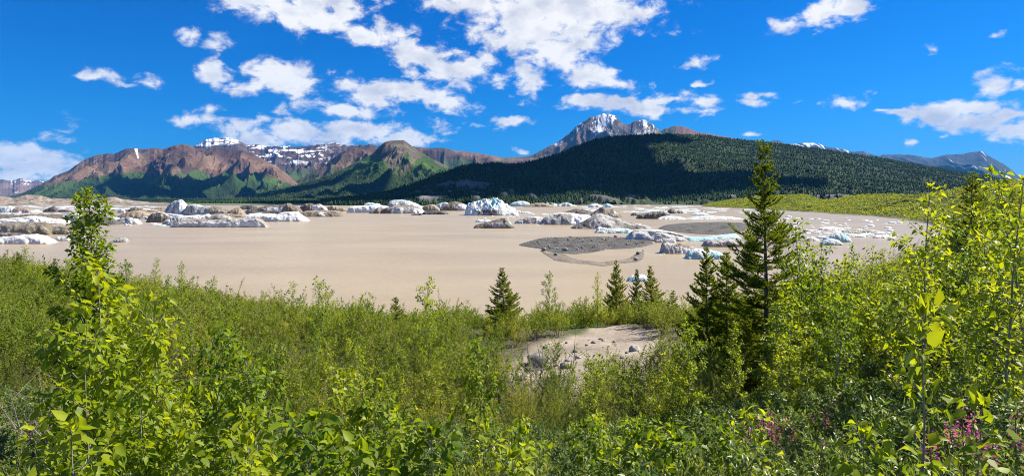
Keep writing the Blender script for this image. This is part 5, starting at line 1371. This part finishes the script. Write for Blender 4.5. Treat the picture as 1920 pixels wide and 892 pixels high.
for px, d in ((925,24),(962,24),(735,23),(762,23),(1140,27),(1165,27.5),(1185,28),(1208,28),(1235,28),(1100,28)):
    put('thicket_shrub', FARW[px % 5], U(px) * d, d, R_.uniform(.55, .75), R_.rand() * 6, 'willow bush at the foot of the little bank spruces', 'shrub', 'distant willow bushes')
for i in range(34):
    px, d = -20 + 27 * i, R_.uniform(11, 25)
    if float(sand_mask(U(px) * d, d)) < .2: put('alder_shrub', GRN[i % 4], U(px) * d, d, R_.uniform(1.0, 1.35) if d < 18 else R_.uniform(1.2, 1.6), R_.rand() * 6, 'big rounded alder shrub standing over the willows left of the sandy bench', 'shrub', 'big rounded alders')
for i in range(14):
    px, d = R_.uniform(880, 1420), R_.uniform(4.4, 6.5)
    x, s = top_scale(px, d, R_.uniform(735, 800), .88)
    put('poplar_sapling', POP['small'][i % 2], x, d, min(s, 1.1), R_.rand() * 6, 'small poplar shoot among the dark shrubs along the bottom edge', 'sapling', 'poplar saplings')
stray_poplars(10, 1060, 1330, 22, 33, -22, 14, 'young poplar on the bank behind the sandy bench')
stray_poplars(30, 1440, 1960, 7.5, 13, -20, 120, 'young poplar crowded in the thicket at right')
# ------------------------------------------------------------------ plants: the scrub
BER = [gen_berry(s, .62, .6, 2600) for s in range(141, 145)]
ENV = np.array(P(-60,478, 0,480, 60,484, 100,488, 150,498, 230,514, 300,520, 340,510, 400,545, 460,548, 520,566, 600,572, 700,582, 760,590, 850,588, 900,584, 960,572, 1000,566, 1060,560, 1150,556, 1250,556, 1300,566, 1350,560, 1450,535, 1500,500, 1560,486, 1600,484, 1650,462, 1700,440, 1760,420, 1800,400, 1850,385, 1920,368, 2000,360), float)
def env_top(px): return float(np.interp(px, ENV[:, 0], ENV[:, 1]))
TAKEN = []
def room(x, y, r):
    for (a, b, q) in TAKEN:
        if (a - x) ** 2 + (b - y) ** 2 < (r + q) ** 2: return False
    TAKEN.append((x, y, r)); return True
def scatter(name, protos, H, n, d0, d1, px0, px1, rad, s0, s1, lab, cat, group, cond=None, tries=14, power=1.0, margin=0):
    made = 0
    for _ in range(n * tries):
        if made >= n: break
        px = R_.uniform(px0, px1); d = d0 + (d1 - d0) * R_.rand() ** power
        x = U(px) * d
        if float(sand_mask(x, d)) > .25 and R_.rand() > .03: continue
        if cond and not cond(px, d): continue
        g = float(ground_h(x, d))
        if g < .6: continue
        s = R_.uniform(s0, s1)
        lim = (EYE + (HZ - env_top(px) - margin + (R_.normal(0, 7) if R_.rand() < .75 else R_.uniform(5, 32))) / F * d - g) / H
        s = min(s, lim)
        if s < s0 * .55: continue
        if not room(x, d, rad * s): continue
        put(name, protos[made % len(protos)], x, d, (s * R_.uniform(.9, 1.2), s * R_.uniform(.9, 1.2), s), R_.rand() * 6.28, lab(px, d) if callable(lab) else lab, cat, group)
        made += 1
    return made
cnt = {}
def region(px):
    return 'left of the tall slender poplar' if px < 200 else 'between the left poplars and the sandy bench' if px < 900 else 'round the sandy bench' if px < 1280 else 'under the big spruce and right of it'
def wl(kind): return lambda px, d: f'{kind} ' + ('in the front scrub ' if d < 13 else 'in the bank scrub ') + region(px)
# dark soapberry over the lower right
cnt['b1'] = scatter('soapberry_shrub', BER, .6, 130, 3.6, 9.5, 850, 1990, .30, .7, 1.25, lambda px, d: 'low dark soapberry shrub ' + ('along the bottom edge ' if d < 5.5 else 'behind the front rows ') + ('right of centre' if px < 1450 else 'at lower right'), 'shrub', 'dark soapberry shrubs', power=1.4)
cnt['b2'] = scatter('soapberry_shrub', BER, .6, 60, 3.8, 10, -60, 850, .36, .6, 1.0, 'low dark soapberry shrub under the poplars at lower left', 'shrub', 'dark soapberry shrubs', power=1.3)
cnt['n1'] = scatter('willow_shrub', WILN, 1.3, 120, 5.0, 13, -80, 1990, .34, .5, .95, wl('fine leaved willow shrub'), 'shrub', 'fine leaved willow shrubs', cond=lambda px, d: (HZ + F * .16) > 0)
cnt['w1'] = scatter('willow_shrub', WIL, 1.5, 150, 9, 26, -80, 1990, .36, .65, 1.2, wl('grey green willow shrub'), 'shrub', 'grey green willow shrubs')
cnt['g0'] = scatter('alder_shrub', GRN, 1.5, 60, 6.5, 15, 1410, 1990, .30, .7, 1.25, lambda px, d: 'leafy alder shrub in the thicket ' + ('behind the bare stemmed sapling' if px > 1650 else 'right of the tallest spruce'), 'shrub', 'fresh green alder shrubs')
cnt['g1'] = scatter('alder_shrub', GRN, 1.5, 170, 9, 28, -80, 1990, .36, .65, 1.2, wl('fresh green alder shrub'), 'shrub', 'fresh green alder shrubs')
cnt['f1'] = scatter('thicket_shrub', FARW, 1.7, 260, 24, 62, -80, 1990, .42, .7, 1.5, lambda px, d: 'distant willow bush ' + ('on the bank edge ' if d > 34 else 'below the bank edge ') + region(px), 'shrub', 'distant willow bushes')
ENV[-1] = (2500, 340); ENV[0] = (-600, 470)
scatter('alder_shrub', GRN, 1.5, 40, 5, 30, 1990, 2450, .36, .65, 1.3, 'fresh green alder shrub beyond the right edge of the thicket', 'shrub', 'alders past the right edge')
scatter('alder_shrub', GRN, 1.5, 36, 6, 34, -480, -80, .36, .65, 1.3, 'fresh green alder shrub beyond the left poplars', 'shrub', 'alders past the left edge')

BARE = [gen_bare(s, 1.1) for s in (151, 152)]
for px, d, py, lab in ((1003,13.5,645,'dark leafless shrub on the slope below the sandy bench'), (80,7.5,690,'leafless grey twigs at the left edge'), (140,7,720,'second leafless shrub in the dark gap at left'), (600,13,640,'dark leafless shrub in the scrub left of centre'), (1040,14,620,'small leafless shrub on the sandy bench'), (1560,8.5,700,'leafless twigs under the thicket at right'), (205,34,500,'grey leafless shrub on the bank at left'), (425,30,530,'grey leafless shrub against the water')):
    x, s = top_scale(px, d, py, 1.05); put('leafless_shrub', BARE[px % 2], x, d, s, R_.rand() * 6, lab, 'shrub', 'leafless shrubs')
for i in range(16):
    px, d = R_.uniform(150, 900), R_.uniform(14, 34)
    put('leafless_shrub', BARE[i % 2], U(px) * d, d, R_.uniform(.8, 1.5), R_.rand() * 6, 'grey leafless shrub among the green willows on the bank', 'shrub', 'leafless shrubs')
FW = [gen_fireweed(s, .55) for s in (161, 162)]
for px, d, py, lab in ((1792,3.6,815,'magenta fireweed clump beside the leaning poplar shoot'), (1880,3.7,815,'magenta fireweed clump at the lower right corner'), (1812,4.4,790,'smaller fireweed behind the leaning poplar shoot'), (1452,6.4,728,'magenta fireweed under the tallest spruce'), (1428,6.0,752,'second fireweed clump left under the tallest spruce'), (1466,6.0,756,'third fireweed clump right under the tallest spruce'),
                       (1545,6.6,732,'fireweed right of the tallest spruce'), (1560,5.2,800,'single fireweed low in dark shrubs'), (105,6.2,765,'fireweed in the dark gap at lower left'), (80,6.3,762,'second fireweed in the gap at lower left'), (962,13,660,'fireweed left of the sandy bench'), (1745,5.2,735,'fireweed behind the bare stemmed sapling'), (1765,5.3,730,'fireweed right of the bare stemmed sapling')):
    x, s = top_scale(px, d, py, .53); put('fireweed', FW[px % 2], x, d, (1.15 if px > 1780 else .85) * min(s, 1.5), R_.rand() * 6, lab, 'flower', 'magenta fireweed')
HB = [gen_herb(s, .55) for s in (171, 172, 173)]
for i in range(66):
    px = [R_.uniform(1240, 1420), R_.uniform(870, 1010), R_.uniform(-20, 130)][i % 3]; d = R_.uniform(3.6, 5.6); x = U(px) * d
    put('herb_clump', HB[i % 3], x, d, R_.uniform(.8, 1.5), R_.rand() * 6, 'upright yellow green herb clump ' + ('below the tallest spruce at the bottom edge', 'at the bottom edge near the centre', 'in the lower left corner')[i % 3], 'herb', 'yellow green herb clumps')

# stones on the sandy bench
for px, d, r, lab, k in ((1008,19.5,.42,'flat pale grey slab of rock at the left rim of the sandy bench',1), (1062,18.8,.20,'small grey stone on the sandy bench',2), (975,17,.14,'dark stone at the lower left rim of the sandy bench',3), (992,18.6,.16,'grey stone beside the flat slab of rock',5), (1232,16.5,.22,'pale stone at the right rim of the sandy bench',4), (1190,21,.2,'dark stone under the bushes behind the sandy bench',6)):
    stone(U(px) * d, d, r, k, lab, None, sink=.35)
for i in range(40):
    px, d = R_.uniform(940, 1250), R_.uniform(13, 24)
    if float(sand_mask(U(px) * d, d)) < .6: continue
    stone(U(px) * d, d, R_.uniform(.03, .10), i, 'pebble sized stone scattered on the sandy bench', 'little stones on the sandy bench', sink=.3)

# ------------------------------------------------------------------ ground cover nobody could count
def undergrowth():
    rs = np.random.RandomState(301)
    g = Geo()
    n = 230000
    d = np.where(rs.rand(n) < .68, 3.0 + 30 * rs.rand(n) ** 1.5, 30 + 40 * rs.rand(n)); px = rs.uniform(-420, 2420, n); x = U(px) * d
    keep = (sand_mask(x, d) < .2) & (fbm(x * .9, d * .9, 3, 3) > -.42)
    d, x = d[keep], x[keep]; n = len(d)
    hgt = rs.rand(n) ** 1.3 * (.30 + .012 * d) * (1 + .8 * fbm(x * .6, d * .6, 7, 3))
    z = ground_h(x, d) + hgt
    s = (.03 + .0022 * d) * rs.uniform(.7, 1.5, n)
    ax = unit(rs.normal(0, 1, (n, 3)) * [1, 1, .5] + [0, 0, .45])
    leaves(g, np.stack([x, d, z], -1), ax, unit(rs.normal(0, .6, (n, 3)) + [0, 0, 1]), s, s * .42, RHOMB, np.clip(.15 + .5 * rs.rand(n) + .6 * fbm(x * .5, d * .5, 2, 3), 0, 1))
    tag(link('undergrowth', g.mesh('undergrowth'), M_ALDER), 'low leafy ground cover between the shrubs on the bank', 'undergrowth', kind='stuff')
    # twiggy litter
    w = Geo(); m = 2600
    d = 3.4 + 14 * rs.rand(m) ** 1.5; px = rs.uniform(-80, 2000, m); x = U(px) * d
    for i in range(m):
        if float(sand_mask(x[i], d[i])) > .4 and rs.rand() > .15: continue
        p = shoot(rs, (x[i], d[i], float(ground_h(x[i], d[i])) + rs.uniform(-.02, .05)), rs.normal(0, 1, 3) * [1, 1, .3] + [0, 0, .55], rs.uniform(.2, .7), 4, .2, .0)
        w.tube(p, np.linspace(.004, .0015, 4), 3)
    tag(link('dead_twigs', w.mesh('dead_twigs'), M_DEAD), 'dead grey twigs and stalks standing in the undergrowth', 'twigs', kind='stuff')
undergrowth()

def slope_cover():
    """low willow scrub on the slopes at the right, each bush a loose ball of leaves"""
    rs = np.random.RandomState(311)
    for name, pts, lab in (('scrub', None, 'green willow scrub all over the near slope at right'), ('scrub', 'L', 'green willow scrub covering the long ridge at right')):
        g = Geo()
        if pts is None:
            n = 3000; d = 50 + 260 * rs.rand(n) ** 1.3; px = rs.uniform(1600, 2400, n); x = U(px) * d; z = ground_h(x, d)
            k = z > .8; x, d, z = x[k], d[k], z[k]; R = rs.uniform(.5, 1.25, len(x)); m = 46
            c = np.stack([x, d, z], -1)
        else:
            c = pick(RL, 9000, RL['y'] * (RL['t'] < 1.05) * (RL['z'] > .9), 313); R = rs.uniform(.7, 1.9, len(c)) * (c[:, 1] / 700) ** .35; m = 12
        n = len(c)
        o = unit(rs.normal(0, 1, (n, m, 3))); o[..., 2] = np.abs(o[..., 2]) * .9
        rr = R[:, None, None] * rs.uniform(.45, 1.0, (n, m, 1))
        pos = (c[:, None] + o * rr).reshape(-1, 3)
        N_ = len(pos)
        s = np.repeat(R, m) * (.42 if pts is None else .85) * rs.uniform(.6, 1.2, N_)
        ti = np.clip(np.repeat(rs.rand(n), m) * .7 + .3 * rs.rand(N_), 0, 1)
        leaves(g, pos, unit(rs.normal(0, 1, (N_, 3)) + [0, 0, .4]), unit(o.reshape(-1, 3) + rs.normal(0, .5, (N_, 3))), s, s * .6, RHOMB, ti)
        tag(link(name, g.mesh(name), M_WILLOW), lab, 'scrub', kind='stuff')
slope_cover()
